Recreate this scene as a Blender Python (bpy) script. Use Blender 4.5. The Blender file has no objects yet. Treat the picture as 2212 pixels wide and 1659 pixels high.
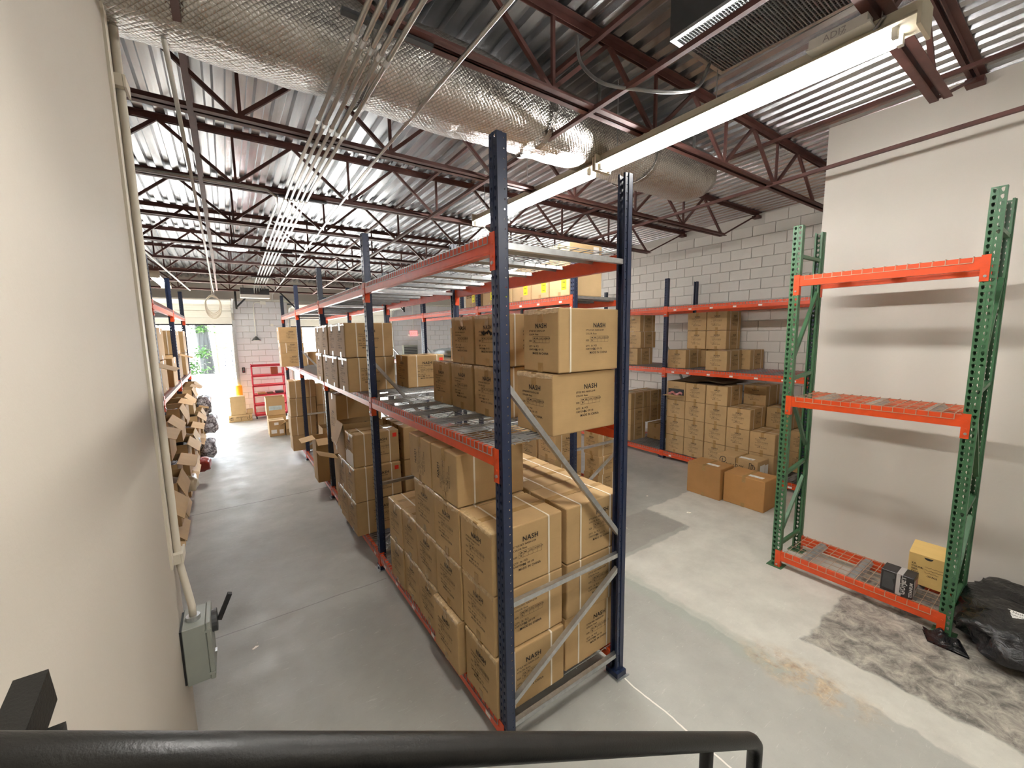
import bpy, math, random
from mathutils import Matrix, Vector
random.seed(7)
PI = math.pi
SC = bpy.context.scene
COL = SC.collection

# ------------------------------------------------------------------ camera
cam_d = bpy.data.cameras.new('camera'); cam = bpy.data.objects.new('camera', cam_d); COL.objects.link(cam)
cam_d.sensor_fit = 'HORIZONTAL'; cam_d.sensor_width = 36.0; cam_d.lens = 879.68 * 36.0 / 2212.0
cam_d.clip_start = 0.02; cam_d.clip_end = 300
yaw, pitch, roll = 0.6096, -0.1233, -0.0147
cy, sy, cp, sp, cr_, sr_ = math.cos(yaw), math.sin(yaw), math.cos(pitch), math.sin(pitch), math.cos(roll), math.sin(roll)
fwd = Vector((sy*cp, cy*cp, sp)); right = Vector((cy, -sy, 0)); up = right.cross(fwd)
r2 = right*cr_ + up*sr_; u2 = -right*sr_ + up*cr_
cam.matrix_world = Matrix(((r2.x, u2.x, -fwd.x, -1.2235), (r2.y, u2.y, -fwd.y, -1.8617), (r2.z, u2.z, -fwd.z, 2.6198), (0, 0, 0, 1)))
SC.camera = cam

# ------------------------------------------------------------------ world, sun, exposure
W = bpy.data.worlds.new('world'); SC.world = W; W.use_nodes = True
wn = W.node_tree.nodes; wl = W.node_tree.links
bg = wn['Background']
sky = wn.new('ShaderNodeTexSky'); sky.sky_type = 'HOSEK_WILKIE'; sky.turbidity = 4.0; sky.sun_direction = (0.25, 0.55, 0.8)
hs = wn.new('ShaderNodeHueSaturation'); hs.inputs['Saturation'].default_value = 0.35
wl.new(sky.outputs[0], hs.inputs['Color']); wl.new(hs.outputs[0], bg.inputs['Color'])
bg.inputs['Strength'].default_value = 90.0
sun_d = bpy.data.lights.new('sun', 'SUN'); sun_d.energy = 110; sun_d.angle = 0.02; sun_d.color = (1, .96, .9)
sun = bpy.data.objects.new('sun', sun_d); COL.objects.link(sun)
sun.rotation_euler = Vector((-0.10, -0.45, -0.9)).to_track_quat('-Z', 'Y').to_euler()
TUBE = 120.0          # radiance of the fluorescent tubes
SC.view_settings.view_transform = 'Standard'; SC.view_settings.look = 'None'
SC.view_settings.exposure = 0.0; SC.view_settings.gamma = 1.0; SC.view_settings.use_curve_mapping = False
SC.cycles.use_denoising = True
SC.cycles.max_bounces = 10; SC.cycles.diffuse_bounces = 5; SC.cycles.glossy_bounces = 4
SC.cycles.sample_clamp_indirect = 8.0

# ------------------------------------------------------------------ materials
def srgb(r, g, b):
    f = lambda c: (c/255/12.92 if c/255 <= .04045 else ((c/255+.055)/1.055)**2.4)
    return (f(r), f(g), f(b), 1)
def nmat(name):
    m = bpy.data.materials.new(name); m.use_nodes = True
    nt = m.node_tree
    return m, nt, nt.nodes['Principled BSDF']
def N(nt, t, **kw):
    n = nt.nodes.new(t)
    for k, v in kw.items():
        if k.startswith('i_'):
            key = k[2:]; key = int(key) if key.isdigit() else key.replace('_', ' ')
            n.inputs[key].default_value = v
        else: setattr(n, k, v)
    return n
def mixc(nt, fac, a, b, mode='MIX'):
    n = nt.nodes.new('ShaderNodeMix'); n.data_type = 'RGBA'; n.blend_type = mode
    for sock, v in ((0, fac), (6, a), (7, b)):
        if hasattr(v, 'is_linked') or hasattr(v, 'node'): nt.links.new(v, n.inputs[sock])
        else: n.inputs[sock].default_value = v
    return n.outputs[2]
def mth(nt, op, a, b=0.0, c=None, clamp=False):
    n = nt.nodes.new('ShaderNodeMath'); n.operation = op; n.use_clamp = clamp
    for i, v in enumerate((a, b, c)):
        if v is None: continue
        if hasattr(v, 'node'): nt.links.new(v, n.inputs[i])
        else: n.inputs[i].default_value = v
    return n.outputs[0]
def ramp(nt, x, p0, p1, c0=(0, 0, 0, 1), c1=(1, 1, 1, 1)):
    n = nt.nodes.new('ShaderNodeValToRGB'); e = n.color_ramp.elements
    e[0].position = p0; e[1].position = p1; e[0].color = c0; e[1].color = c1
    nt.links.new(x, n.inputs[0]); return n.outputs[0]
def noise(nt, co, scale, detail=4, rough=.55, dist=0.0):
    n = nt.nodes.new('ShaderNodeTexNoise'); n.inputs['Scale'].default_value = scale
    n.inputs['Detail'].default_value = detail; n.inputs['Roughness'].default_value = rough; n.inputs['Distortion'].default_value = dist
    if co is not None: nt.links.new(co, n.inputs['Vector'])
    return n.outputs[0]
def simple(name, col, rough=.5, metal=0.0, var=0.0, vscale=8.0, bump=0.0, bscale=60.0, spec=.5, coat=0.0):
    m, nt, p = nmat(name)
    p.inputs['Base Color'].default_value = col; p.inputs['Roughness'].default_value = rough
    p.inputs['Metallic'].default_value = metal; p.inputs['Specular IOR Level'].default_value = spec
    p.inputs['Coat Weight'].default_value = coat
    tc = N(nt, 'ShaderNodeTexCoord'); co = tc.outputs['Object']
    if var:
        f = ramp(nt, noise(nt, co, vscale, 5), .3, .7)
        d = tuple(c*(1-var) for c in col[:3])+(1,); l = tuple(min(1, c*(1+var)) for c in col[:3])+(1,)
        nt.links.new(mixc(nt, f, d, l), p.inputs['Base Color'])
    if bump:
        b = N(nt, 'ShaderNodeBump'); b.inputs['Strength'].default_value = bump; b.inputs['Distance'].default_value = .01
        nt.links.new(noise(nt, co, bscale, 6), b.inputs['Height']); nt.links.new(b.outputs[0], p.inputs['Normal'])
    return m
def emis(name, col, s):
    m, nt, p = nmat(name); p.inputs['Base Color'].default_value = (0.8, .8, .8, 1)
    p.inputs['Emission Color'].default_value = col; p.inputs['Emission Strength'].default_value = s
    return m
M = {}
M['navy'] = simple('navy_paint', srgb(27, 38, 64), .34, 0, .12, 20, .02, 90)
M['orange'] = simple('orange_paint', srgb(208, 74, 30), .36, 0, .10, 14, .03, 60)
M['green'] = simple('green_paint', srgb(58, 98, 66), .42, 0, .16, 9, .04, 60)
M['galv'] = simple('galvanised_steel', (.52, .53, .53, 1), .34, .9, .12, 30, .02, 80)
M['wire'] = simple('wire_steel', (.40, .41, .41, 1), .42, .75)
M['channel'] = simple('channel_steel', (.33, .34, .34, 1), .45, .6, .1, 20)
M['tanwire'] = simple('tan_wire', srgb(190, 165, 140), .5, .3)
M['rust'] = simple('red_oxide_steel', srgb(84, 50, 44), .62, .0, .28, 6, .08, 50)
M['print'] = simple('black_print', srgb(38, 30, 22), .8)
M['strap'] = simple('white_strap', srgb(226, 216, 198), .42)
M['white_tag'] = simple('white_label', srgb(236, 234, 228), .6)
M['blackp'] = simple('black_paint', srgb(16, 15, 13), .42, 0, .2, 40, .12, 220, spec=.35)
M['conduit'] = simple('steel_conduit', (.62, .61, .58, 1), .30, .9, .08, 20)
M['greybox'] = simple('grey_enamel', srgb(146, 150, 142), .45, .1, .05, 8, .03, 40)
M['wallpipe'] = simple('painted_conduit', srgb(206, 198, 180), .5)
M['yellow'] = simple('yellow_sticker', srgb(246, 240, 30), .55)
M['redsticker'] = simple('red_sticker', srgb(226, 48, 30), .55)
M['bollard'] = simple('yellow_bollard', srgb(238, 176, 36), .5)
M['redpaint'] = simple('red_enamel', srgb(196, 44, 62), .4, 0, .06, 6)
M['whitepaint'] = simple('white_enamel', srgb(232, 230, 222), .4, 0, .04, 5)
M['offwhite'] = simple('off_white_enamel', srgb(214, 206, 184), .45, 0, .06, 6)
M['darkgrey'] = simple('dark_grey_metal', srgb(70, 71, 72), .5, .3, .1, 10)
M['black'] = simple('flat_black', (.012, .012, .013, 1), .6)
M['cord'] = simple('beige_cord', srgb(222, 214, 196), .5)
M['flex'] = simple('flex_conduit', (.30, .30, .29, 1), .4, .7)
M['tube'] = emis('lit_tube', (1, .985, .965, 1), TUBE)
M['tubefar'] = emis('lit_tube_far', (1, .97, .92, 1), 30)
M['bayglow'] = emis('high_bay_glow', (1, .98, .97, 1), 260)
M['fill_glow'] = emis('added_fill_glow', (1, .97, .92, 1), 480)  # glow of the added fill lamp above the camera
M['exit'] = emis('exit_red', (1, .10, .13, 1), 1.2)

def cardboard(name, c, dark=.85, rough=.72):
    m, nt, p = nmat(name)
    tc = N(nt, 'ShaderNodeTexCoord'); co = tc.outputs['Object']
    oi = N(nt, 'ShaderNodeObjectInfo')
    f1 = noise(nt, co, 2.2, 4)
    mp = N(nt, 'ShaderNodeMapping'); mp.inputs['Scale'].default_value = (4, 4, 160); nt.links.new(co, mp.inputs[0])
    f2 = noise(nt, mp.outputs[0], 1.0, 2)
    d = tuple(x*dark for x in c[:3])+(1,)
    base = mixc(nt, ramp(nt, f1, .3, .75), d, c)
    base = mixc(nt, mth(nt, 'MULTIPLY', ramp(nt, f2, .35, .65), .10), base, tuple(x*.6 for x in c[:3])+(1,))
    hsv = N(nt, 'ShaderNodeHueSaturation'); nt.links.new(base, hsv.inputs['Color'])
    nt.links.new(mth(nt, 'MULTIPLY_ADD', oi.outputs['Random'], .16, .92), hsv.inputs['Value'])
    nt.links.new(hsv.outputs[0], p.inputs['Base Color']); p.inputs['Roughness'].default_value = rough
    p.inputs['Specular IOR Level'].default_value = .3
    b = N(nt, 'ShaderNodeBump'); b.inputs['Strength'].default_value = .12; b.inputs['Distance'].default_value = .004
    nt.links.new(noise(nt, co, 9, 4), b.inputs['Height']); nt.links.new(b.outputs[0], p.inputs['Normal'])
    return m
M['card'] = cardboard('cardboard', srgb(186, 154, 108))
M['card2'] = cardboard('orange_brown_cardboard', srgb(178, 132, 80))
M['card3'] = cardboard('pale_cardboard', srgb(206, 176, 132))
M['tape'] = simple('packing_tape', srgb(164, 132, 86), .16, 0, .10, 30, .25, 40, spec=.6)
M['cleartape'] = simple('clear_tape', srgb(196, 168, 124), .10, 0, .18, 40, .6, 55, spec=.8)

def wallmat(name, c, bump=.05, blocks=False):
    m, nt, p = nmat(name)
    tc = N(nt, 'ShaderNodeTexCoord'); co = tc.outputs['Object']
    f = ramp(nt, noise(nt, co, .8, 5), .3, .75)
    d = tuple(x*.93 for x in c[:3])+(1,)
    nt.links.new(mixc(nt, f, d, c), p.inputs['Base Color']); p.inputs['Roughness'].default_value = .62
    p.inputs['Specular IOR Level'].default_value = .3
    b = N(nt, 'ShaderNodeBump'); b.inputs['Strength'].default_value = bump; b.inputs['Distance'].default_value = .01
    nt.links.new(noise(nt, co, 45, 7, .6), b.inputs['Height']); nt.links.new(b.outputs[0], p.inputs['Normal'])
    return m
M['wall'] = wallmat('painted_drywall', srgb(220, 213, 202), .10)
M['wall_dim'] = wallmat('shade_darkened_drywall', srgb(184, 176, 163), .10)  # drywall colour darkened to stand in for dimmer light on the left wall
M['block'] = wallmat('painted_block', srgb(226, 221, 212), .25)
M['joint'] = wallmat('painted_block_joint', srgb(208, 203, 194), .2)
M['pier'] = wallmat('pale_grey_block', srgb(222, 222, 226), .25)

def floor_mat():
    m, nt, p = nmat('worn_concrete')
    tc = N(nt, 'ShaderNodeTexCoord'); co = tc.outputs['Object']
    sx = N(nt, 'ShaderNodeSeparateXYZ'); nt.links.new(co, sx.inputs[0])
    wob = mth(nt, 'MULTIPLY', mth(nt, 'SUBTRACT', noise(nt, co, 5.5, 5), .5), .16)
    x = mth(nt, 'ADD', sx.outputs[0], wob); y = mth(nt, 'ADD', sx.outputs[1], mth(nt, 'MULTIPLY', wob, -.8))
    def step(v, e, s=.02): return mth(nt, 'MULTIPLY_ADD', mth(nt, 'SUBTRACT', v, e), 1/s, .5, True)
    def rect(x0, x1, y0, y1, s=.025):
        a = mth(nt, 'MULTIPLY', step(x, x0, s), mth(nt, 'SUBTRACT', 1.0, step(x, x1, s)))
        b = mth(nt, 'MULTIPLY', step(y, y0, s), mth(nt, 'SUBTRACT', 1.0, step(y, y1, s)))
        return mth(nt, 'MULTIPLY', a, b)
    big = ramp(nt, noise(nt, co, .55, 5), .3, .72)
    mid = ramp(nt, noise(nt, co, 3.2, 8, .62), .32, .72)
    fine = ramp(nt, noise(nt, co, 16, 8, .7), .35, .7)
    c = mixc(nt, big, srgb(116, 116, 110), srgb(140, 139, 131))
    c = mixc(nt, mth(nt, 'MULTIPLY', mid, .35), c, srgb(108, 105, 98))
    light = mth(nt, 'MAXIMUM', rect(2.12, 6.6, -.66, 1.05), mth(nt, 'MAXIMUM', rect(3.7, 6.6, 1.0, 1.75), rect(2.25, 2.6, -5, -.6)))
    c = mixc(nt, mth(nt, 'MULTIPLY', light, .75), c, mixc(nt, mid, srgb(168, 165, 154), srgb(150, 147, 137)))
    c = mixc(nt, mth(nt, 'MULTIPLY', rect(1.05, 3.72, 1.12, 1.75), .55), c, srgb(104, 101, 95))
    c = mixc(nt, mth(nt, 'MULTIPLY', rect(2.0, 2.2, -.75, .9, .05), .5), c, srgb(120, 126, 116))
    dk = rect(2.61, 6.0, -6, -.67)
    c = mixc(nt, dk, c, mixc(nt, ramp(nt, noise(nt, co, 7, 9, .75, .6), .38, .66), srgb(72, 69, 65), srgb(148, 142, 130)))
    # brown scraped adhesive
    dx = mth(nt, 'SUBTRACT', x, 2.16); dy = mth(nt, 'MULTIPLY', mth(nt, 'SUBTRACT', y, -.82), .45)
    rr = mth(nt, 'SQRT', mth(nt, 'ADD', mth(nt, 'MULTIPLY', dx, dx), mth(nt, 'MULTIPLY', dy, dy)))
    br = mth(nt, 'MULTIPLY', mth(nt, 'SUBTRACT', 1.0, step(rr, .17, .14)), ramp(nt, noise(nt, co, 6, 7, .7), .42, .58))
    c = mixc(nt, mth(nt, 'MULTIPLY', br, .85), c, mixc(nt, fine, srgb(112, 88, 66), srgb(166, 150, 118)))
    # scratches, pale scuffs, paint splats
    mp = N(nt, 'ShaderNodeMapping'); mp.inputs['Scale'].default_value = (2.2, 16, 1); mp.inputs['Rotation'].default_value = (0, 0, .7)
    nt.links.new(co, mp.inputs[0])
    sc = ramp(nt, noise(nt, mp.outputs[0], 2.4, 8, .75, 1.5), .60, .68)
    c = mixc(nt, mth(nt, 'MULTIPLY', sc, .22), c, srgb(196, 194, 186))
    c = mixc(nt, mth(nt, 'MULTIPLY', ramp(nt, noise(nt, co, 38, 8, .8), .55, .75), .16), c, srgb(60, 58, 54))
    vor = N(nt, 'ShaderNodeTexVoronoi'); vor.inputs['Scale'].default_value = 2.6; vor.inputs['Randomness'].default_value = 1
    wv = N(nt, 'ShaderNodeVectorMath', operation='ADD'); nt.links.new(co, wv.inputs[0])
    wsc = N(nt, 'ShaderNodeVectorMath', operation='SCALE'); wsc.inputs['Scale'].default_value = .14
    wno = N(nt, 'ShaderNodeTexNoise'); wno.inputs['Scale'].default_value = 14; nt.links.new(co, wno.inputs['Vector'])
    nt.links.new(wno.outputs['Color'], wsc.inputs[0]); nt.links.new(wsc.outputs[0], wv.inputs[1]); nt.links.new(wv.outputs[0], vor.inputs['Vector'])
    hue = N(nt, 'ShaderNodeSeparateColor'); nt.links.new(vor.outputs['Color'], hue.inputs[0])
    rad = mth(nt, 'MULTIPLY', mth(nt, 'MAXIMUM', mth(nt, 'SUBTRACT', hue.outputs[0], .45), 0.0), .155)
    spl = mth(nt, 'LESS_THAN', vor.outputs['Distance'], rad)
    c = mixc(nt, mth(nt, 'MULTIPLY', spl, .85), c, srgb(214, 206, 192))
    # control joints and cracks
    def line(v, e, w): return mth(nt, 'LESS_THAN', mth(nt, 'ABSOLUTE', mth(nt, 'SUBTRACT', v, e)), w)
    wob2 = mth(nt, 'MULTIPLY', mth(nt, 'SUBTRACT', noise(nt, co, 3, 3), .5), .05)
    yj = mth(nt, 'ADD', sx.outputs[1], wob2); xj = mth(nt, 'ADD', sx.outputs[0], wob2)
    c = mixc(nt, mth(nt, 'MULTIPLY', line(yj, 5.62, .009), .75), c, srgb(64, 63, 60))
    c = mixc(nt, mth(nt, 'MULTIPLY', mth(nt, 'MULTIPLY', line(yj, 2.33, .006), mth(nt, 'LESS_THAN', xj, .0)), .5), c, srgb(74, 72, 68))
    c = mixc(nt, mth(nt, 'MULTIPLY', mth(nt, 'MULTIPLY', line(xj, 1.06, .006), mth(nt, 'LESS_THAN', yj, .1)), .7), c, srgb(190, 186, 176))
    hsv = N(nt, 'ShaderNodeHueSaturation'); hsv.inputs['Value'].default_value = 1.75; hsv.inputs['Saturation'].default_value = .9; nt.links.new(c, hsv.inputs['Color'])
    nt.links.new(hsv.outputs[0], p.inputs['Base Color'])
    nt.links.new(mth(nt, 'MULTIPLY_ADD', mid, .25, .36), p.inputs['Roughness'])
    b = N(nt, 'ShaderNodeBump'); b.inputs['Strength'].default_value = .25; b.inputs['Distance'].default_value = .006
    nt.links.new(mth(nt, 'ADD', mid, mth(nt, 'MULTIPLY', fine, .4)), b.inputs['Height']); nt.links.new(b.outputs[0], p.inputs['Normal'])
    return m
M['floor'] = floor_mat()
def deck_mat():
    m, nt, p = nmat('galvanised_deck')
    tc = N(nt, 'ShaderNodeTexCoord'); co = tc.outputs['Object']
    mp = N(nt, 'ShaderNodeMapping'); mp.inputs['Scale'].default_value = (6, .5, 1); nt.links.new(co, mp.inputs[0])
    f = ramp(nt, noise(nt, mp.outputs[0], 1.3, 6, .6), .3, .72)
    nt.links.new(mixc(nt, f, (.42, .43, .44, 1), (.70, .71, .73, 1)), p.inputs['Base Color'])
    p.inputs['Metallic'].default_value = .92; p.inputs['Roughness'].default_value = .27
    b = N(nt, 'ShaderNodeBump'); b.inputs['Strength'].default_value = .12; b.inputs['Distance'].default_value = .02
    nt.links.new(noise(nt, mp.outputs[0], 2, 4), b.inputs['Height']); nt.links.new(b.outputs[0], p.inputs['Normal'])
    return m
M['deck'] = deck_mat()
def foil_mat():
    m, nt, p = nmat('foil_insulation')
    tc = N(nt, 'ShaderNodeTexCoord'); co = tc.outputs['UV']
    mp = N(nt, 'ShaderNodeMapping'); mp.inputs['Scale'].default_value = (42, 42, 1); mp.inputs['Rotation'].default_value = (0, 0, PI/4); nt.links.new(co, mp.inputs[0])
    sx = N(nt, 'ShaderNodeSeparateXYZ'); nt.links.new(mp.outputs[0], sx.inputs[0])
    a = mth(nt, 'ABSOLUTE', mth(nt, 'SINE', mth(nt, 'MULTIPLY', sx.outputs[0], PI))); c = mth(nt, 'ABSOLUTE', mth(nt, 'SINE', mth(nt, 'MULTIPLY', sx.outputs[1], PI)))
    g = mth(nt, 'POWER', mth(nt, 'MULTIPLY', a, c), .5)
    o = tc.outputs['Object']
    n1 = noise(nt, o, 7, 6, .6, .5); n2 = noise(nt, o, 40, 5, .6)
    h = mth(nt, 'ADD', mth(nt, 'MULTIPLY', g, .12), mth(nt, 'ADD', mth(nt, 'MULTIPLY', n1, 1.1), mth(nt, 'MULTIPLY', n2, .16)))
    b = N(nt, 'ShaderNodeBump'); b.inputs['Strength'].default_value = .7; b.inputs['Distance'].default_value = .03
    nt.links.new(h, b.inputs['Height']); nt.links.new(b.outputs[0], p.inputs['Normal'])
    nt.links.new(mixc(nt, g, (.42, .40, .37, 1), (.74, .72, .68, 1)), p.inputs['Base Color'])
    p.inputs['Metallic'].default_value = .95; p.inputs['Roughness'].default_value = .26
    return m
M['foil'] = foil_mat()
def bag_mat():
    m, nt, p = nmat('black_poly_bag')
    p.inputs['Base Color'].default_value = (.006, .006, .007, 1); p.inputs['Roughness'].default_value = .17; p.inputs['Specular IOR Level'].default_value = .6
    tc = N(nt, 'ShaderNodeTexCoord'); b = N(nt, 'ShaderNodeBump'); b.inputs['Strength'].default_value = .8; b.inputs['Distance'].default_value = .03
    nt.links.new(noise(nt, tc.outputs['Object'], 11, 6, .55, 1.2), b.inputs['Height']); nt.links.new(b.outputs[0], p.inputs['Normal'])
    return m
M['bag'] = bag_mat()
def poly_mat():
    m, nt, p = nmat('clear_poly_wrap')
    p.inputs['Base Color'].default_value = srgb(206, 210, 220); p.inputs['Roughness'].default_value = .15
    tc = N(nt, 'ShaderNodeTexCoord'); b = N(nt, 'ShaderNodeBump'); b.inputs['Strength'].default_value = .9; b.inputs['Distance'].default_value = .03
    f = noise(nt, tc.outputs['Object'], 16, 6, .6, 1.0)
    nt.links.new(f, b.inputs['Height']); nt.links.new(b.outputs[0], p.inputs['Normal'])
    nt.links.new(mixc(nt, ramp(nt, f, .42, .6), srgb(96, 92, 100), srgb(222, 224, 232)), p.inputs['Base Color'])
    return m
M['poly'] = poly_mat()
def bark():
    m, nt, p = nmat('grey_bark'); tc = N(nt, 'ShaderNodeTexCoord')
    mp = N(nt, 'ShaderNodeMapping'); mp.inputs['Scale'].default_value = (14, 14, 1.2); nt.links.new(tc.outputs['Object'], mp.inputs[0])
    f = noise(nt, mp.outputs[0], 1, 6)
    nt.links.new(mixc(nt, ramp(nt, f, .35, .65), srgb(24, 26, 26), srgb(54, 58, 58)), p.inputs['Base Color']); p.inputs['Roughness'].default_value = .9
    return m
M['bark'] = bark()
M['leaf'] = simple('leaf_green', srgb(44, 78, 24), .55, 0, .35, 3)
M['timber'] = simple('pale_timber', srgb(96, 80, 66), .7, 0, .15, 4)
M['concrete_out'] = simple('sunlit_concrete', srgb(226, 222, 214), .8, 0, .06, 2)
M['wood'] = simple('reddish_wood', srgb(150, 78, 52), .6, 0, .2, 6)
M['dark_iron'] = simple('dark_iron', srgb(60, 62, 70), .5, .3)
M['cloth'] = simple('brown_paper', srgb(112, 92, 68), .8, 0, .2, 10, .4, 14)
M['paleblue'] = simple('pale_blue_plastic', srgb(196, 216, 222), .3, 0, .2, 8, .7, 14)
M['cream_bag'] = simple('cream_plastic', srgb(226, 214, 188), .3, 0, .15, 8, .7, 14)
M['redbag'] = simple('dark_red_plastic', srgb(140, 44, 34), .3, 0, .1, 8, .6, 14)
M['skin_yellow'] = cardboard('yellow_cardboard', srgb(222, 186, 116))
M['boxprint'] = simple('dark_printed_carton', srgb(34, 30, 32), .35, 0, .5, 14)
M['greyprint'] = simple('grey_print', srgb(172, 166, 162), .4)
M['pinkprint'] = simple('pink_print', srgb(184, 120, 118), .4)
# ------------------------------------------------------------------ mesh helpers
class MB:
    def __init__(s): s.v = []; s.f = []; s.uv = None
    def quad(s, *p):
        n = len(s.v); s.v += [tuple(q) for q in p]; s.f.append(tuple(range(n, n+len(p)))); return s
    def box(s, x0, y0, z0, x1, y1, z1):
        n = len(s.v)
        s.v += [(x0,y0,z0),(x1,y0,z0),(x1,y1,z0),(x0,y1,z0),(x0,y0,z1),(x1,y0,z1),(x1,y1,z1),(x0,y1,z1)]
        for f in ((0,3,2,1),(4,5,6,7),(0,1,5,4),(1,2,6,5),(2,3,7,6),(3,0,4,7)): s.f.append(tuple(n+i for i in f))
        return s
    def rbox(s, x0, y0, z0, x1, y1, z1, b=.008):
        """box with chamfered edges"""
        n = len(s.v); cs = []
        for sx, x in ((1, x0), (-1, x1)):
            for sy_, y in ((1, y0), (-1, y1)):
                for sz, z in ((1, z0), (-1, z1)):
                    i = len(s.v); s.v += [(x, y+sy_*b, z+sz*b), (x+sx*b, y, z+sz*b), (x+sx*b, y+sy_*b, z)]; cs.append(i)
        ix = lambda a, b_, c: cs[a*4+b_*2+c]
        for a in (0, 1):   # faces: x (slot 0), y (slot 1), z (slot 2)
            q = [(a,0,0),(a,1,0),(a,1,1),(a,0,1)]; s.f.append(tuple(ix(*t)+0 for t in (q if a else q[::-1])))
            q = [(0,a,0),(1,a,0),(1,a,1),(0,a,1)]; s.f.append(tuple(ix(*t)+1 for t in (q[::-1] if a else q)))
            q = [(0,0,a),(1,0,a),(1,1,a),(0,1,a)]; s.f.append(tuple(ix(*t)+2 for t in (q if a else q[::-1])))
        for a in (0, 1):
            for c in (0, 1):
                e = [ix(a,c,0)+0, ix(a,c,0)+1, ix(a,c,1)+1, ix(a,c,1)+0]; s.f.append(tuple(e if a == c else e[::-1]))
                e = [ix(a,0,c)+0, ix(a,0,c)+2, ix(a,1,c)+2, ix(a,1,c)+0]; s.f.append(tuple(e[::-1] if a == c else e))
                e = [ix(0,a,c)+1, ix(0,a,c)+2, ix(1,a,c)+2, ix(1,a,c)+1]; s.f.append(tuple(e if a == c else e[::-1]))
                for d in (0, 1):
                    t = [ix(a,c,d), ix(a,c,d)+1, ix(a,c,d)+2]; s.f.append(tuple(t if (a+c+d) % 2 else t[::-1]))
        return s
    def bar(s, p, q, w, h=None, upv=(0, 0, 1)):
        """rectangular bar from p to q"""
        h = h or w; p = Vector(p); q = Vector(q); d = (q-p).normalized(); u = Vector(upv)
        if abs(d.dot(u)) > .98: u = Vector((1, 0, 0))
        a = d.cross(u).normalized()*w/2; b = a.cross(d).normalized()*h/2
        n = len(s.v)
        for c in (p, q): s.v += [tuple(c-a-b), tuple(c+a-b), tuple(c+a+b), tuple(c-a+b)]
        for f in ((0,1,2,3),(7,6,5,4),(0,4,5,1),(1,5,6,2),(2,6,7,3),(3,7,4,0)): s.f.append(tuple(n+i for i in f))
        return s
    def tube(s, pts, r, n=8, caps=True):
        pts = [Vector(p) for p in pts]; base = len(s.v); prev = None
        for i, p in enumerate(pts):
            d = ((pts[min(i+1, len(pts)-1)]-pts[max(i-1, 0)])).normalized()
            if prev is None:
                a = Vector((0, 0, 1)) if abs(d.z) < .9 else Vector((1, 0, 0)); a = (a-d*a.dot(d)).normalized()
            else: a = (prev-d*prev.dot(d)).normalized()
            prev = a; b = d.cross(a); rr = r[i] if isinstance(r, (list, tuple)) else r
            for k in range(n):
                t = 2*PI*k/n; s.v.append(tuple(p+(a*math.cos(t)+b*math.sin(t))*rr))
        for i in range(len(pts)-1):
            for k in range(n):
                a0 = base+i*n+k; a1 = base+i*n+(k+1) % n
                s.f.append((a0, a1, a1+n, a0+n))
        if caps:
            s.f.append(tuple(base+k for k in range(n))[::-1]); s.f.append(tuple(base+(len(pts)-1)*n+k for k in range(n)))
        return s
    def prism(s, poly, axis, a, b):
        """poly: 2D points in the plane across axis, extruded from a to b"""
        n = len(s.v); m = len(poly)
        def P(p, t): return {'x': (t, p[0], p[1]), 'y': (p[0], t, p[1]), 'z': (p[0], p[1], t)}[axis]
        s.v += [P(p, a) for p in poly]+[P(p, b) for p in poly]
        for i in range(m):
            j = (i+1) % m; s.f.append((n+i, n+j, n+m+j, n+m+i))
        s.f.append(tuple(range(n, n+m))[::-1]); s.f.append(tuple(range(n+m, n+2*m)))
        return s
    def grid(s, fn, nu, nv):
        n = len(s.v)
        for i in range(nu+1):
            for j in range(nv+1): s.v.append(tuple(fn(i/nu, j/nv)))
        for i in range(nu):
            for j in range(nv):
                a = n+i*(nv+1)+j; s.f.append((a, a+nv+1, a+nv+2, a+1))
        return s
    def add(s, o, fn=lambda p: p):
        n = len(s.v); s.v += [tuple(fn(p)) for p in o.v]; s.f += [tuple(n+i for i in f) for f in o.f]; return s
    def mesh(s, name, mat=None, smooth=False):
        me = bpy.data.meshes.new(name); me.from_pydata(s.v, [], s.f); me.validate(); 
        if mat: me.materials.append(mat)
        if smooth: me.polygons.foreach_set('use_smooth', [True]*len(me.polygons))
        me.update(); return me
def fix(me):
    import bmesh
    bm = bmesh.new(); bm.from_mesh(me); bmesh.ops.recalc_face_normals(bm, faces=bm.faces); bm.to_mesh(me); bm.free(); return me
def ob(name, me, parent=None, loc=(0, 0, 0), rot=(0, 0, 0), scale=(1, 1, 1), mat=None, smooth=False):
    if isinstance(me, MB): me = fix(me.mesh(name, mat, smooth))
    o = bpy.data.objects.new(name, me); COL.objects.link(o)
    o.location = loc; o.rotation_euler = rot; o.scale = scale
    if parent is not None: o.parent = parent
    return o
def tag(o, label, cat, group=None):
    o['label'] = label; o['category'] = cat
    if group: o['group'] = group
    return o
def thing(name, label, cat, loc=(0, 0, 0), rz=0.0, group=None):
    o = bpy.data.objects.new(name, None); COL.objects.link(o); o.empty_display_size = .1
    o.location = loc; o.rotation_euler = (0, 0, rz); return tag(o, label, cat, group)
def struct(name, me, mat=None, loc=(0, 0, 0), parent=None, smooth=False):
    o = ob(name, me, parent, loc, mat=mat, smooth=smooth)
    if parent is None: o['kind'] = 'structure'
    return o
def stuff(o): o['kind'] = 'stuff'; return o
_txt = {}
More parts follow.
